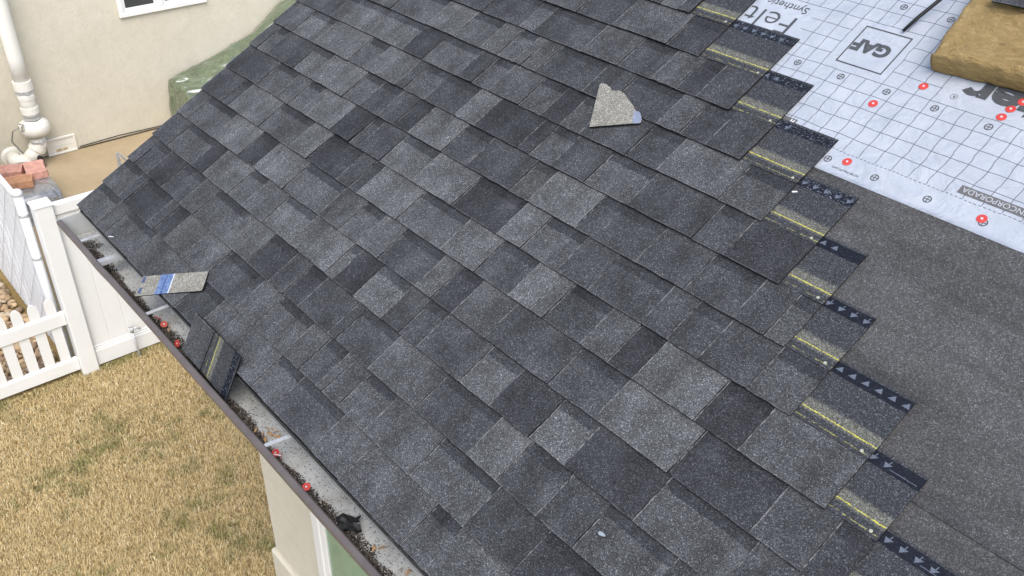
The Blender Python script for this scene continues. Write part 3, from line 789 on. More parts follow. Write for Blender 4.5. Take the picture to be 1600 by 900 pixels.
def leafs(name, spots, label, seed):
    g = random.Random(seed)
    for i, (x, y) in enumerate(spots):
        L = g.uniform(0.008, 0.018); a = g.uniform(0, 6.3); w_ = L * g.uniform(.2, .4)
        v = []; f = []
        for j in range(5):
            t = j / 4; ww = w_ * math.sin(math.pi * min(0.96, max(0.06, t)))
            for s in (-1, 1): v.append((L * (t - .5) * 2, s * ww, 0.004 * math.sin(t * 4) + 0.002))
        for j in range(4): f.append((2 * j, 2 * j + 2, 2 * j + 3, 2 * j + 1))
        k = len(v); v += [(p[0], p[1], p[2] - 0.0006) for p in v]; f += [tuple(q + k for q in r_[::-1]) for r_ in f]
        obj(name, mesh(name, v, f, [M['leaf']]), None, (x, y, -0.128), (g.uniform(-.3, .3), g.uniform(-.3, .3), a), label=label, category='leaf', group=label)
leafs('dry_leaf', [(1.585, 0.002), (1.60, 0.012), (1.612, -0.004), (1.62, 0.018), (1.635, 0.004), (1.60, -0.02), (1.648, 0.014), (1.57, -0.03), (1.628, -0.026)], 'small curled tan leaf scrap in the gutter above the strap', 3)
leafs('dry_leaf', [(0.862, -0.012), (0.875, -0.02), (0.83, -0.012)], 'pale brown leaf scrap in gutter among faded cap nails', 4)
leafs('dry_leaf', [(2.35, 0.02), (2.39, 0.0), (2.42, 0.025), (2.44, 0.01), (2.47, 0.0), (2.41, -0.02), (2.50, 0.02), (2.22, -0.005), (2.235, 0.012)], 'dry leaf scrap in the gutter below the black rag', 6)
def rag():
    v = []; f = []; n = 12
    c = [(2.066, -0.036), (2.110, 0.022), (2.168, -0.012), (2.118, -0.050)]
    for j in range(n + 1):
        for i in range(n + 1):
            a, e = i / n, j / n
            x = (c[0][0] * (1 - a) + c[1][0] * a) * (1 - e) + (c[3][0] * (1 - a) + c[2][0] * a) * e
            y = (c[0][1] * (1 - a) + c[1][1] * a) * (1 - e) + (c[3][1] * (1 - a) + c[2][1] * a) * e
            z = -0.105 + 0.020 * nz(x * 26, y * 30, 1) + 0.008 * nz(x * 70, y * 70, 3)
            v.append((x + 0.008 * nz(x * 60, y * 60, 9), y + 0.008 * nz(x * 60, y * 60, 5), max(z, -0.128)))
    for j in range(n):
        for i in range(n):
            if (i > 7 and 4 < j < 7) or (i + j < 2): continue
            a = j * (n + 1) + i; f.append((a, a + 1, a + n + 2, a + n + 1))
    k = len(v); v += [(p[0], p[1], p[2] - 0.003) for p in v]; f += [tuple(q + k for q in r_[::-1]) for r_ in f]
    obj('roofing_scrap', mesh('roofing_scrap', v, f, [M['black']], smooth=True), label='crumpled black scrap lying in the gutter above the window', category='scrap')
rag()

# torn strip of shingle bridging gutter and eave
def patch(name, quad, thick, n, m_, mats, uvscale, bend=0.0, jit=0.0, seed=1, **props):
    g = random.Random(seed)
    A, Bq, C, D = [Vector(q) for q in quad]; nn = (Bq - A).cross(D - A).normalized()
    v = []; uv = []; f = []; fm = []
    for j in range(m_ + 1):
        for i in range(n + 1):
            a, e = i / n, j / m_
            p = (A * (1 - a) + Bq * a) * (1 - e) + (D * (1 - a) + C * a) * e
            edge = i in (0, n) or j in (0, m_)
            if edge: p = p + Vector((g.uniform(-jit, jit), g.uniform(-jit, jit), 0))
            p = p + nn * (bend * math.sin(math.pi * a))
            v.append(p); uv.append((a * uvscale[0], e * uvscale[1]))
    for j in range(m_):
        for i in range(n):
            a = j * (n + 1) + i; f.append((a, a + 1, a + n + 2, a + n + 1)); fm.append(0)
    per = list(range(n + 1)) + [j * (n + 1) + n for j in range(1, m_ + 1)] + [m_ * (n + 1) + i for i in range(n - 1, -1, -1)] + [j * (n + 1) for j in range(m_ - 1, 0, -1)]
    k = len(v)
    for q in per: v.append(v[q] - nn * thick); uv.append(uv[q])
    for i in range(len(per)): f.append((per[i], k + i, k + (i + 1) % len(per), per[(i + 1) % len(per)])); fm.append(1)
    f.append(tuple(range(k, k + len(per)))[::-1]); fm.append(1)
    return obj(name, mesh(name, v, f, mats, fm, uv=uv), **props)
W1 = 0.0362
s1 = patch('shingle_scrap', [rp(0.762, -0.074, W1 - .008), rp(1.028, 0.109, W1), rp(0.976, 0.174, W1), rp(0.711, -0.006, W1 - .004)], 0.004, 14, 5, [M['scrap'], M['asph']], (1, 1), 0.002, 0.0008, 4,
           label='tan shingle scrap with blue stripe lying across gutter and eave', category='shingle scrap')
for (a, e) in ((0.03, 0.12), (0.03, 0.66)):
    A, Bq, D = rp(0.762, -0.074, W1 - .0068), rp(1.028, 0.109, W1 + .0012), rp(0.711, -0.006, W1 - .0028)
    p = [A + (Bq - A) * (a + da) + (D - A) * (e + de) for da, de in ((0, 0), (0.045, 0), (0.045, 0.3), (0, 0.3))]
    b = B(); b.add(p, [(0, 1, 2, 3)]); b.build('printed_dash', plain('faded navy print', (0.06, 0.085, 0.16), 0.7, 0.3, 90), s1)
s2 = patch('shingle_scrap', [(1.133, 0.009, 0.074), (1.145, -0.066, -0.038), (1.453, -0.066, -0.062), (1.453, 0.009, 0.079)], 0.005, 5, 18, [M['head'], M['asph']], (0.14, SH), 0.0, 0.0008, 6,
           label='grey shingle offcut with yellow lines leaning upright in the gutter', category='shingle scrap')
s2.color = (1, 1, 1, 0.5)
# lower tab of the leaning piece
patch('tab', [(1.131, 0.0055, 0.0765), (1.143, -0.0695, -0.036), (1.274, -0.0695, -0.0455), (1.272, 0.0055, 0.0785)], 0.002, 3, 5, [M['gran'], M['asph']], (0.14, 0.09), 0, 0.0006, 7).parent = s2
bpy.data.objects[s2.children[0].name].color = (0.066, 0.068, 0.072, 0)
# fan shaped scrap on the upper shingles
fan = [(1.725, 1.478), (1.727, 1.485), (1.748, 1.488), (1.767, 1.484), (1.790, 1.475), (1.810, 1.484), (1.833, 1.482), (1.860, 1.470), (1.878, 1.463), (1.898, 1.454), (1.925, 1.440), (1.936, 1.442), (1.953, 1.432), (1.966, 1.421), (1.973, 1.407), (1.830, 1.319)]
def poly_plate(name, poly, w0, w1, mats, uvf, tilt=None, parent=None, sub=5, **props):
    g = random.Random(2)
    dense = []
    for i in range(len(poly)):
        a, c = Vector(poly[i]), Vector(poly[(i + 1) % len(poly)])
        for t in range(sub):
            p = a.lerp(c, t / sub)
            if t and (c - a).length < 0.1: p = p + Vector((g.uniform(-.0016, .0016), g.uniform(-.0016, .0016)))
            dense.append(p)
    dense = dense[::-1]             # counter clockwise seen from above
    n = len(dense); tl = tilt or (lambda u, v: 0)
    top = [rp(p.x, p.y, w1 + tl(p.x, p.y)) for p in dense]; bot = [rp(p.x, p.y, w0 + tl(p.x, p.y)) for p in dense]
    f = [tuple(range(n)), tuple(range(n, 2 * n))[::-1]] + [((i + 1) % n, i, n + i, n + (i + 1) % n) for i in range(n)]
    uv = [uvf(p.x, p.y) for p in dense] * 2
    return obj(name, mesh(name, top + bot, f, mats, [0, 1] + [1] * n, uv=uv), parent, **props)
fs = poly_plate('shingle_scrap', fan, 0.0297, 0.0337, [M['scrap'], M['asph']], lambda u, v: (0.6 + u * 0.1, v), lambda u, v: 0.018 * max(0, (1.45 - v)) / 0.13 * 0.25,
                label='fan shaped sandy shingle scrap lying face down on the upper courses', category='shingle scrap')
poly_plate('blue_edge', [(1.919, 1.4365), (1.925, 1.4395), (1.936, 1.4415), (1.953, 1.4315), (1.966, 1.4205), (1.9725, 1.4065), (1.951, 1.3935)], 0.0338, 0.0346, [plain('pale blue film', (0.22, 0.25, 0.32), 0.5, 0.2, 60), M['wprint']], lambda u, v: (u, v), lambda u, v: 0.018 * max(0, (1.45 - v)) / 0.13 * 0.25, fs, 2)
# pale crumbs on the shingles
def chip(u, v, L, W, a, label, mat, cat='debris'):
    g = random.Random(int(u * 1000)); b_ = B()
    p = [(L * x, W * y) for x, y in ((-.5, -.2), (-.3, -.5), (.2, -.35), (.5, -.1), (.4, .3), (-.1, .5), (-.45, .35))]
    b_.prism(p, 0, 0.003)
    b_.build('debris_chip', mat, None, loc=rp(u, v, 0.0295), rot=(TH, 0, a), label=label, category=cat)
chip(2.785, 0.358, 0.020, 0.010, 0.2, 'pale blue grey chip on the lowest shingles near the front', plain('pale chip', (0.26, 0.30, 0.33), 0.7, 0.1, 40))
chip(2.549, 1.405, 0.016, 0.004, 0.9, 'white sliver at the right end of an upper course', M['wprint'])
chip(0.366, 0.012, 0.022, 0.003, 0.8, 'thin white sliver on the eave beside the gutter corner', M['wprint'])

# ------------------------------------------------------------------ foam block, rod and shingle on the underlayment
def foam():
    n, m_, l = 90, 64, 10
    u0, v0, du, dv, hh = 2.606, 1.940, 0.62, 0.42, 0.080
    ax = Vector((0.9963, 0.0765)).normalized(); ay = Vector((-0.10, 0.995)).normalized()
    v = []; f = []
    def pt(a, e, h):
        x = u0 + ax.x * du * a + ay.x * dv * e; y = v0 + ax.y * du * a + ay.y * dv * e
        bx = 0.006 * nz(a * 6, e * 5, h * 3) ; by = 0.005 * nz(a * 9, e * 6, h * 3 + 5)
        r_ = 0.012
        return [x + bx, y + by, h]
    # closed grid: top, four sides
    top = {}
    for j in range(m_ + 1):
        for i in range(n + 1):
            a, e = i / n, j / m_; p = pt(a, e, 1)
            edge = min(a * du, (1 - a) * du, e * dv, (1 - e) * dv)
            p[2] = hh + 0.008 * nz(a * 7, e * 8, 2) + 0.006 * nz(a * 22 + 9 * e, e * 16, 6) - 0.010 * max(0, abs(nz(a * 16 + 6 * e, e * 26, 4)) - 0.12) + 0.004 * nz(a * 60, e * 60, 8) - 0.006 * max(0, 1 - edge / 0.012) ** 2
            top[i, j] = len(v); v.append(p)
    for j in range(m_):
        for i in range(n): f.append((top[i, j], top[i + 1, j], top[i + 1, j + 1], top[i, j + 1]))
    per = [(i, 0) for i in range(n)] + [(n, j) for j in range(m_)] + [(i, m_) for i in range(n, 0, -1)] + [(0, j) for j in range(m_, 0, -1)]
    prev = [top[q] for q in per]
    for k in range(1, l + 1):
        cur = []
        for q in per:
            a, e = q[0] / n, q[1] / m_; p = pt(a, e, 0); t = k / l
            tp = v[top[q]]
            bul = 0.004 * math.sin(math.pi * t) + 0.003 * nz(a * 22, e * 22, t * 4)
            cx, cy = u0 + .5 * du, v0 + .5 * dv; d = Vector((tp[0] - cx, tp[1] - cy)).normalized()
            cur.append(len(v)); v.append([tp[0] + d.x * bul, tp[1] + d.y * bul, tp[2] * (1 - t) + 0.0105 * t])
        for i in range(len(per)):
            j = (i + 1) % len(per); f.append((prev[i], cur[i], cur[j], prev[j]))
        prev = cur
    f.append(tuple(prev)[::-1])
    obj('foam_block', mesh('foam_block', v, f, [M['foam']], smooth=True), None, (0, 0, 0), ROOF, label='torn tan foam block resting on the white underlayment', category='foam block')
foam()
b = B(); b.tube([rp(2.449, 2.040, 0.0145), rp(2.4655, 2.083, 0.030), rp(2.512, 2.196, 0.062), rp(2.57, 2.34, 0.10), rp(2.60, 2.43, 0.118)], [0.0048, 0.0056, 0.0056, 0.0056, 0.007], 10)
b.tube([rp(2.60, 2.43, 0.118), rp(2.66, 2.52, 0.09), rp(2.70, 2.60, 0.02)], [0.007, 0.008, 0.006], 10)
b.build('black_rod', M['black'], smooth=True, label='thin black rod slanting over the underlayment beside the foam block', category='rod')
v, f, fm, uv = slab(0, 0.34, 0, 0.22, 0, 0.004, 8, 5)
o = obj('shingle_offcut', mesh('shingle_offcut', v, f, [M['gran'], M['asph']], fm, uv=uv), None, rp(2.655, 2.137, 0.078), (TH, 0, 0.115), label='dark shingle offcut lying on top of the tan foam block', category='shingle scrap')
o.color = (0.05, 0.052, 0.056, 0)

# ------------------------------------------------------------------ fences
XF = -2.9
pf = empty('privacy_fence', (XF, 0.42, GZ), label='tall white vinyl board fence meeting the grey roof corner', category='fence')
def pb(b_, name, mat, par, o): return b_.build(name, mat, par)
def local(b_, o): b_.v = [(x - o[0], y - o[1], z - o[2]) for x, y, z in b_.v]; return b_
OP = (XF, 0.42, GZ)
def post(par, y, o, top=-1.33, half=0.0635):
    b_ = B(); b_.box((XF - half, y - half, GZ - 0.05), (XF + half, y + half, top), 0, 0.006)
    p = local(b_, o).build('post', M['white'], par)
    b_ = B(); b_.box((XF - half - 0.006, y - half - 0.006, top + 0.0005), (XF + half + 0.006, y + half + 0.006, top + 0.018), 0, 0.004)
    hh = half + 0.002
    b_.add([(XF - hh, y - hh, top + 0.0182), (XF + hh, y - hh, top + 0.0182), (XF + hh, y + hh, top + 0.0182), (XF - hh, y + hh, top + 0.0182), (XF, y, top + 0.034)], [(0, 1, 4), (1, 2, 4), (2, 3, 4), (3, 0, 4)])
    local(b_, o).build('post_cap', M['white'], p)
post(pf, 0.42, OP); post(pf, 2.92, OP)
def rail(par, y0, y1, z0, z1, hw, o, groove=True):
    b_ = B(); b_.box((XF - hw, y0, z0), (XF + hw, y1, z1), 0, 0.005)
    if groove:
        b_.box((XF - hw + 0.008, y0, z1 + 0.0004), (XF + hw - 0.008, y1, z1 + 0.018), 0, 0.004)
        b_.box((XF - hw + 0.016, y0, z1 + 0.0185), (XF + hw - 0.016, y1, z1 + 0.036), 0, 0.004)
    return local(b_, o).build('rail', M['white'], par)
rail(pf, 0.486, 2.855, GZ + 0.01, GZ + 0.150, 0.032, OP)
rail(pf, 0.486, 2.855, -1.43, -1.345, 0.030, OP, False)
y = 0.488; i = 0
while y < 2.85:
    w_ = 0.146; y1 = min(y + w_, 2.853)
    b = B(); b.box((XF - 0.011, y, GZ + 0.175), (XF + 0.011, y1 - 0.0035, -1.425), 0, 0.003)
    b.box((XF - 0.006, y1 - 0.0045, GZ + 0.175), (XF + 0.006, y1 + 0.001, -1.43), 0, 0)
    local(b, OP).build('board', M['white'], pf); y = y1
OK = (XF, -1.6, GZ)
kf = empty('picket_fence', OK, label='low white vinyl picket fence at the edge of the lawn', category='fence')
rail(kf, -3.4, 0.3555, GZ + 0.03, GZ + 0.14, 0.024, OK, False)
rail(kf, -3.4, 0.3555, -2.335, -2.225, 0.024, OK, False)
b = B()
pk = [(-0.0375, 0), (0.0375, 0), (0.0375, 0.52), (0.030, 0.556), (0.015, 0.576), (0, 0.582), (-0.015, 0.576), (-0.030, 0.556), (-0.0375, 0.52)]
b.prism(pk, -0.008, 0.008, 0, Matrix(((0, 0, 1, 0), (1, 0, 0, 0), (0, 1, 0, 0), (0, 0, 0, 1))))
PK = mesh('picket', b.v, b.f, [M['white']])
for i in range(31):
    yy = 0.272 - 0.12 * i
    obj('picket', PK, kf, (0, yy - OK[1], 0.135), (0, 0, 0))
for yy in (-2.05,): post(kf, yy, OK, -2.02, 0.05)
# chain link fence with white slats
YC = 0.315
OC = (-3.02, YC, GZ)
cf = empty('slatted_fence', OC, label='chain link fence with white slats running behind the picket fence', category='fence')
for x in (-3.02, -5.0, -6.95):
    b = B(); b.tube([(x - OC[0], 0, -0.05), (x - OC[0], 0, 1.53)], 0.033, 18); p = b.build('post', M['slat'], cf, True)
    b = B(); b.lathe([(0.037, 1.531), (0.037, 1.552), (0.030, 1.568), (0.014, 1.577), (0.001, 1.579)], 18, 0, Matrix.Translation((x - OC[0], 0, 0))); b.build('post_cap', M['slat'], p, True)
    for z in (0.28, 1.0, 1.36):
        b = B(); b.lathe([(0.0345, z), (0.037, z + 0.003), (0.037, z + 0.02), (0.0345, z + 0.023)], 18, 0, Matrix.Translation((x - OC[0], 0, 0))); b.box((x - OC[0] - 0.06, -0.006, z + 0.004), (x - OC[0] - 0.03, 0.006, z + 0.02)); b.build('clamp', M['steel'], p)
b = B(); b.tube([(-0.04, 0, 1.49), (-3.9, 0, 1.49)], 0.02, 12); b.build('top_rail', M['slat'], cf, True)
b = B(); b.box((-0.0288, -0.004, 0.012), (0.0288, 0.004, 1.45)); SL = mesh('slat', b.v, b.f, [M['slat']])
for i in range(64): obj('slat', SL, cf, (-0.085 - 0.0595 * i, 0.0, 0.0), (0, 0, rnd.uniform(-.12, .12)))
b = B()
for i in range(-6, 16):
    for s, yy in ((1, -0.0085), (-1, -0.0115)):
        a = -0.05 - 0.26 * i
        pts = []
        x0_, z0_ = (a, 0.05) ; x1_, z1_ = (a - 1.42 * 1.0, 1.47)
        if s < 0: x0_, x1_ = a - 1.42, a
        # clip to the fence
        def clip(xa, za, xb, zb):
            lo, hi = -3.88, -0.04
            for _ in range(2):
                if xa > hi: t = (hi - xa) / (xb - xa) if xb != xa else 2; 
                if xa > hi:
                    if xb > hi: return None
                    za += (zb - za) * t; xa = hi
                if xa < lo:
                    if xb < lo: return None
                    t = (lo - xa) / (xb - xa); za += (zb - za) * t; xa = lo
                xa, za, xb, zb = xb, zb, xa, za
            return xa, za, xb, zb
        q = clip(x0_, z0_, x1_, z1_)
        if q and abs(q[1] - q[3]) > 0.02: b.tube([(q[0], yy, q[1]), (q[2], yy, q[3])], 0.0016, 5, 0, False)
b.build('wire_mesh', M['wire'], cf, kind='stuff')

# standpipe in front of the board fence
sp = empty('standpipe', (-2.80, 0.80, GZ), label='thin galvanised standpipe with tap at the foot of the white fence', category='standpipe')
b = B(); b.tube([(0, 0, -0.05), (-0.01, -0.004, 0.12), (-0.022, -0.008, 0.235)], 0.0105, 12); b.build('pipe', M['steel'], sp, True)
b = B(); b.tube([(-0.022, -0.008, 0.232), (-0.023, -0.008, 0.275)], 0.017, 8); b.tube([(-0.022, -0.008, 0.262), (-0.018, 0.045, 0.258), (-0.016, 0.055, 0.238)], 0.010, 8)
t_ = b.build('tap', M['steel'], sp, True)
b = B(); b.tube([(-0.023, -0.008, 0.272), (-0.023, -0.008, 0.290)], 0.005, 8); b.box((-0.030, -0.038, 0.286), (-0.016, 0.022, 0.294), 0, 0.003); b.build('handle', M['steel'], t_)

# ------------------------------------------------------------------ neighbour's house
XW = -7.07
nh = empty('neighbour_house', (XW, 2.5, GZ), label='cream stucco wall of the neighbouring house with white window', category='house')
ON = (XW, 2.5, GZ)
b = B(); b.box((XW - 6, -6, GZ + 0.014), (XW, 11, 2.6)); local(b, ON).build('wall', M['nstucco'], nh)
b = B(); b.box((XW - 5.9, -5.9, GZ - 0.1), (XW - 0.035, 10.9, GZ + 0.014)); local(b, ON).build('foundation', M['slab'], nh)
nw = empty('window', (0.0, 0.0, 0)); nw.parent = nh
def nwin():
    y0, y1, z0, z1 = 2.585, 3.62, -1.435, -0.45
    def lb(b_, name, mat, par=nw): return local(b_, ON).build(name, mat, par)
    b_ = B()
    for a, c in (((y0, z0), (y1, z0 + 0.055)), ((y0, z1 - 0.055), (y1, z1)), ((y0, z0 + 0.055), (y0 + 0.055, z1 - 0.055)), ((y1 - 0.055, z0 + 0.055), (y1, z1 - 0.055)), ((3.03, z0 + 0.055), (3.10, z1 - 0.055))):
        b_.box((XW + 0.001, *a), (XW + 0.035, *c), 0, 0.006)
    lb(b_, 'frame', M['white'])
    for ya, yb, mt in ((y0 + 0.056, 3.029, 'glassd'), (3.101, y1 - 0.056, 'glassd')):
        b_ = B()
        for a, c in (((ya, z0 + 0.057), (yb, z0 + 0.093)), ((ya, z1 - 0.09), (yb, z1 - 0.057)), ((ya, z0 + 0.093), (ya + 0.03, z1 - 0.09)), ((yb - 0.03, z0 + 0.093), (yb, z1 - 0.09))): b_.box((XW + 0.001, *a), (XW + 0.018, *c), 0, 0.003)
        lb(b_, 'sash', M['white'])
        b_ = B(); b_.box((XW + 0.001, ya + 0.031, z0 + 0.094), (XW + 0.009, yb - 0.031, z1 - 0.091)); lb(b_, 'pane', M[mt])
nwin()
vc = empty('vent_cover'); vc.parent = nh
b = B(); b.box((XW + 0.001, 1.465, -2.795), (XW + 0.012, 1.795, -2.60), 0, 0.003); local(b, ON).build('plate', M['pipe'], vc)
b = B()
for a, c in (((1.465, -2.795), (1.795, -2.775)), ((1.465, -2.62), (1.795, -2.60)), ((1.465, -2.775), (1.485, -2.62)), ((1.775, -2.775), (1.795, -2.62))): b.box((XW + 0.0125, *a), (XW + 0.026, *c), 0, 0.003)
local(b, ON).build('rim', M['pipe'], vc)
b = B(); b.box((XW + 0.0125, 1.628, -2.775), (XW + 0.018, 1.634, -2.62)); b.box((XW + 0.0125, 1.487, -2.70), (XW + 0.016, 1.627, -2.694)); b.box((XW + 0.0125, 1.635, -2.70), (XW + 0.016, 1.773, -2.694)); local(b, ON).build('rib', M['pipe'], vc)
b = B(); b.box((XW + 0.0125, 1.56, -2.765), (XW + 0.0135, 1.69, -2.735)); local(b, ON).build('rust_stain', plain('rust stain', (0.52, 0.40, 0.24), 0.9, 0.35, 30), vc)

vp = empty('vent_pipe', (-6.90, 1.36, GZ), label='cream plastic vent pipe with bulbous inline fan on the neighbouring wall', category='vent pipe')
OV = (-6.90, 1.36, GZ)
XP = -6.90
def vb(b_, name, mat, par=vp, smooth=True): return local(b_, OV).build(name, mat, par, smooth)
b = B(); b.tube([(XP, 1.375, -1.86 + 0.28 * q) for q in range(13)], 0.078, 20); vb(b, 'pipe', M['pipe'])
b = B(); b.tube([(XP, 1.372, -2.24), (XP, 1.374, -1.87)], 0.082, 20); vb(b, 'pipe', M['pipe'])
for z0, z1, r_ in ((-1.93, -1.83, 0.096), (-2.03, -1.99, 0.089), (-2.19, -2.12, 0.092)):
    b = B(); b.tube([(XP, 1.374, z0), (XP, 1.374, z1)], r_, 20); vb(b, 'coupling', M['pipe'], vp, False)
for z in (-1.955, -2.205, -2.255, -2.52):
    b = B(); b.tube([(XP, 1.372, z), (XP, 1.372, z + 0.018)], 0.0935 if z > -2 else 0.089, 20); b.box((XP + 0.085, 1.36, z), (XP + 0.105, 1.385, z + 0.02)); vb(b, 'clamp', M['steel'], vp, False)
b = B(); b.lathe([(0.07, -2.265), (0.10, -2.27), (0.148, -2.30), (0.158, -2.345), (0.158, -2.385), (0.150, -2.40), (0.130, -2.43), (0.09, -2.45), (0.07, -2.455)][::-1], 26, 0, Matrix.Translation((XP, 1.372, 0))); b.box((XP + 0.02, 1.205, -2.33), (XP + 0.10, 1.26, -2.265), 0, 0.01)
vb(b, 'fan_housing', M['pipe'])
b = B(); b.tube([(XP, 1.37, -2.46), (XP, 1.37, -2.56), (XP, 1.345, -2.60)], 0.080, 18); b.tube([(XP, 1.35, -2.595), (XP, 1.20, -2.715)], 0.076, 18); vb(b, 'elbow', M['pipe'])
b = B(); b.tube([(XP, 1.355, -2.575), (XP, 1.322, -2.615)], 0.092, 18); vb(b, 'coupling', M['pipe'], vp, False)
b = B(); b.tube([(XP, 1.225, -2.695), (XP, 1.19, -2.722)], 0.092, 18); vb(b, 'coupling', M['pipe'], vp, False)
b = B(); b.tube([(XP, 1.21, -2.71), (XP, 1.15, -2.735), (XP - 0.06, 1.11, -2.72), (XW, 1.10, -2.70)], 0.084, 18); vb(b, 'elbow', M['pipe'])
b = B(); b.lathe([(0.125, 0), (0.125, 0.012), (0.10, 0.03)], 22, 0, Matrix.Translation((XW + 0.001, 1.10, -2.70)) @ Matrix.Rotation(R(90), 4, 'Y')); vb(b, 'wall_flange', M['pipe'])
b = B(); b.tube([(XP + 0.06, 1.21, -2.30), (XP + 0.02, 1.14, -2.34), (XP - 0.06, 1.12, -2.48), (XW + 0.02, 1.20, -2.66), (XW + 0.02, 1.24, -2.74)], 0.008, 8); vb(b, 'cable', plain('grey cable', (0.32, 0.32, 0.30), 0.6))
b = B(); b.tube([(-6.86, 1.30, -2.62), (-6.84, 1.325, -2.70), (-6.82, 1.33, -2.79)], [0.02, 0.032, 0.03], 10)
b.tube([(-6.87, 1.275, -2.60), (-6.86, 1.30, -2.64)], 0.026, 8)
b.build('black_hose', M['black'], smooth=True, label='short black corrugated hose end below the vent pipe elbow', category='hose')
b = B(); b.tube([(XW + 0.02, 1.82, GZ + 0.035), (XW + 0.025, 2.3, GZ + 0.05), (XW + 0.02, 2.7, GZ + 0.035), (XW + 0.03, 3.3, GZ + 0.04)], 0.006, 6)
b.build('cable', M['black'], label='thin dark cable along the foot of the neighbouring wall', category='cable')

# things on the patio
def cloth_box(name, secs, mat, nper, seed, rough, **props):
    "draped cover lofted through closed sections [(center, half sizes, z)]"
    v = []; f = []
    for k, (cx, cy, hx, hy, z, p_) in enumerate(secs):
        for i in range(nper):
            t = 2 * math.pi * i / nper; c, s_ = math.cos(t), math.sin(t)
            x = cx + hx * abs(c) ** p_ * (1 if c > 0 else -1); y = cy + hy * abs(s_) ** p_ * (1 if s_ > 0 else -1)
            fold = rough * (nz(t * 2.3, z * 2.0, seed) + 0.6 * nz(t * 6, z * 3.5, seed + 3))
            v.append((x + fold * c, y + fold * s_, max(GZ + 0.002, z + (0.5 * rough * nz(x * 5, y * 5, seed + 8) if 0 < k else 0))))
    n = nper
    for k in range(len(secs) - 1):
        for i in range(n): f.append((k * n + i, k * n + (i + 1) % n, (k + 1) * n + (i + 1) % n, (k + 1) * n + i))
    f.append(tuple(range((len(secs) - 1) * n, len(secs) * n)))
    return obj(name, mesh(name, v, f, [mat], smooth=True), **props)
cloth_box('covered_box', [(-6.05, 0.92, 0.52, 0.34, GZ, 0.6), (-6.05, 0.92, 0.49, 0.31, GZ + 0.06, 0.5), (-6.05, 0.92, 0.47, 0.29, GZ + 0.20, 0.4), (-6.05, 0.92, 0.45, 0.27, GZ + 0.265, 0.4), (-6.05, 0.92, 0.39, 0.22, GZ + 0.285, 0.4), (-6.05, 0.92, 0.12, 0.08, GZ + 0.29, 0.5)], M['gtarp'], 64, 4, 0.035,
          label='low stack wrapped in crinkled grey sheeting beside the slatted fence', category='covered stack')
def paver(cx, cy, z, L, W, H, a, tilt, col, label, seed):
    g = random.Random(seed); b_ = B()
    poly = []
    for i in range(9): t = i / 8; poly.append((-L / 2 + L * t, -W / 2 + 0.012 * nz(t * 6, seed)))
    for i in range(9): t = i / 8; poly.append((L / 2 - L * t + 0.0, W / 2 + 0.025 * nz(t * 5, seed + 3)))
    b_.prism(poly, 0, H * 0.5); 
    b_.prism([(x * 0.985, y * 0.985) for x, y in poly], H * 0.5 + 0.0003, H)
    o_ = b_.build('paver', M['paver'], None, loc=(cx, cy, z), rot=(tilt, tilt * .5, a), label=label, category='paver', group='wall blocks on the grey cover')
    o_.color = (*col, 1)
paver(-6.19, 0.865, GZ + 0.292, 0.26, 0.19, 0.075, 1.2, 0.04, (0.60, 0.32, 0.25), 'pink wall block nearest the slatted fence, on grey sheeting', 1)
paver(-6.07, 1.09, GZ + 0.292, 0.30, 0.19, 0.075, -0.15, 0.03, (0.66, 0.36, 0.285), 'pink wall block nearest the vent pipe, on grey sheeting', 2)
paver(-5.90, 0.875, GZ + 0.290, 0.27, 0.21, 0.070, 1.25, -0.04, (0.54, 0.285, 0.165), 'orange brown wall block in front of the two pink ones', 3)
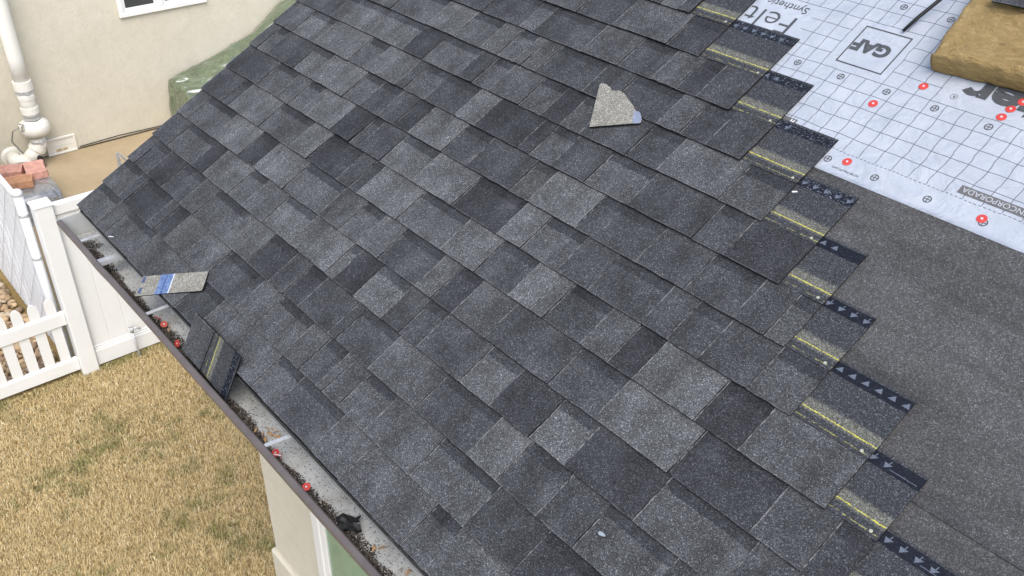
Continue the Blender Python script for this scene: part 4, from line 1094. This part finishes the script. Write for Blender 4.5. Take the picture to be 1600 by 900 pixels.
def tarp():
    # cover over a tall stack leaning on the neighbour's wall: ridge line climbs away from the camera
    ridge = [(2.98, -2.19), (3.03, -2.175), (3.20, -2.13), (3.50, -2.05), (3.80, -1.955), (4.10, -1.86), (4.30, -1.73), (4.5, -1.57), (4.8, -1.44), (5.4, -1.30), (6.4, -1.28)]
    prof = [(-7.03, -0.04), (-6.93, 0.0), (-6.80, -0.015), (-6.62, -0.07), (-6.45, -0.15), (-6.32, -0.26), (-6.24, -0.42), (-6.19, -0.60), (-6.16, -0.80), (-6.14, -1.1)]
    v = []; f = []
    n, m_ = 80, 90
    def lerp(tab, t):
        for (a, c), (a2, c2) in zip(tab[:-1], tab[1:]):
            if t <= a2: return c + (c2 - c) * (t - a) / (a2 - a)
        return tab[-1][1]
    for j in range(m_ + 1):
        y = 2.99 + (6.3 - 2.99) * (j / m_) ** 1.3
        rz_ = lerp(ridge, y)
        for i in range(n + 1):
            s_ = i / n * (len(prof) - 1); k = min(int(s_), len(prof) - 2); e = s_ - k
            x = prof[k][0] * (1 - e) + prof[k + 1][0] * e; z = rz_ + prof[k][1] * (1 - e) + prof[k + 1][1] * e
            fold = 0.040 * nz(x * 4 + z * 3, y * 2.2, 1) + 0.075 * (0.3 - abs(nz(x * 5 - y * 2.5, y * 1.6 + z * 4, 4))) + 0.035 * (0.3 - abs(nz(x * 13 - y * 5, z * 12 + y * 3, 7)))
            v.append((min(x + fold, -7.02 if i == 0 else 9), y + 0.5 * fold, max(GZ + 0.004, z + fold * 0.6)))
    for j in range(m_):
        for i in range(n): a = j * (n + 1) + i; f.append((a, a + n + 1, a + n + 2, a + 1))
    # near end hangs to the ground with folds
    L = 14; prev = list(range(n + 1))
    for k in range(1, L + 1):
        cur = []
        for i in range(n + 1):
            p = v[i]; t = k / L
            z = p[2] + (GZ + 0.004 - p[2]) * t
            fy = p[1] - 0.05 * math.sin(t * 1.6) + 0.035 * nz(p[0] * 7, z * 2.2, 3) + 0.012 * nz(p[0] * 20, z * 8, 6)
            cur.append(len(v)); v.append((p[0] + 0.02 * nz(z * 4, i * .3, 2), fy, z))
        for i in range(n): f.append((prev[i], prev[i + 1], cur[i + 1], cur[i]))
        prev = cur
    obj('tarpaulin', mesh('tarpaulin', v, f, [M['tarp']], smooth=True), label='shiny green tarpaulin over a tall stack against the neighbouring wall', category='tarpaulin')
tarp()
fr = empty('metal_frame', (-5.75, 1.83, GZ), label='small galvanised metal frame standing on the patio behind the roof edge', category='frame')
b = B(); b.box((-0.02, -0.005, 0), (0.02, 0.0, 0.42)); b.box((-0.02, 0.0, 0), (-0.016, 0.035, 0.42)); b.build('upright', M['steel'], fr)
b = B(); b.box((0.30, -0.005, 0), (0.34, 0.0, 0.40)); b.box((0.30, 0.0, 0), (0.304, 0.035, 0.40)); b.build('upright', M['steel'], fr)
b = B(); b.box((-0.015, 0.036, 0.375), (0.36, 0.040, 0.415)); b.build('crossbar', M['steel'], fr)
b = B(); b.box((-0.015, 0.036, 0.12), (0.36, 0.040, 0.15)); b.build('crossbar', M['steel'], fr)
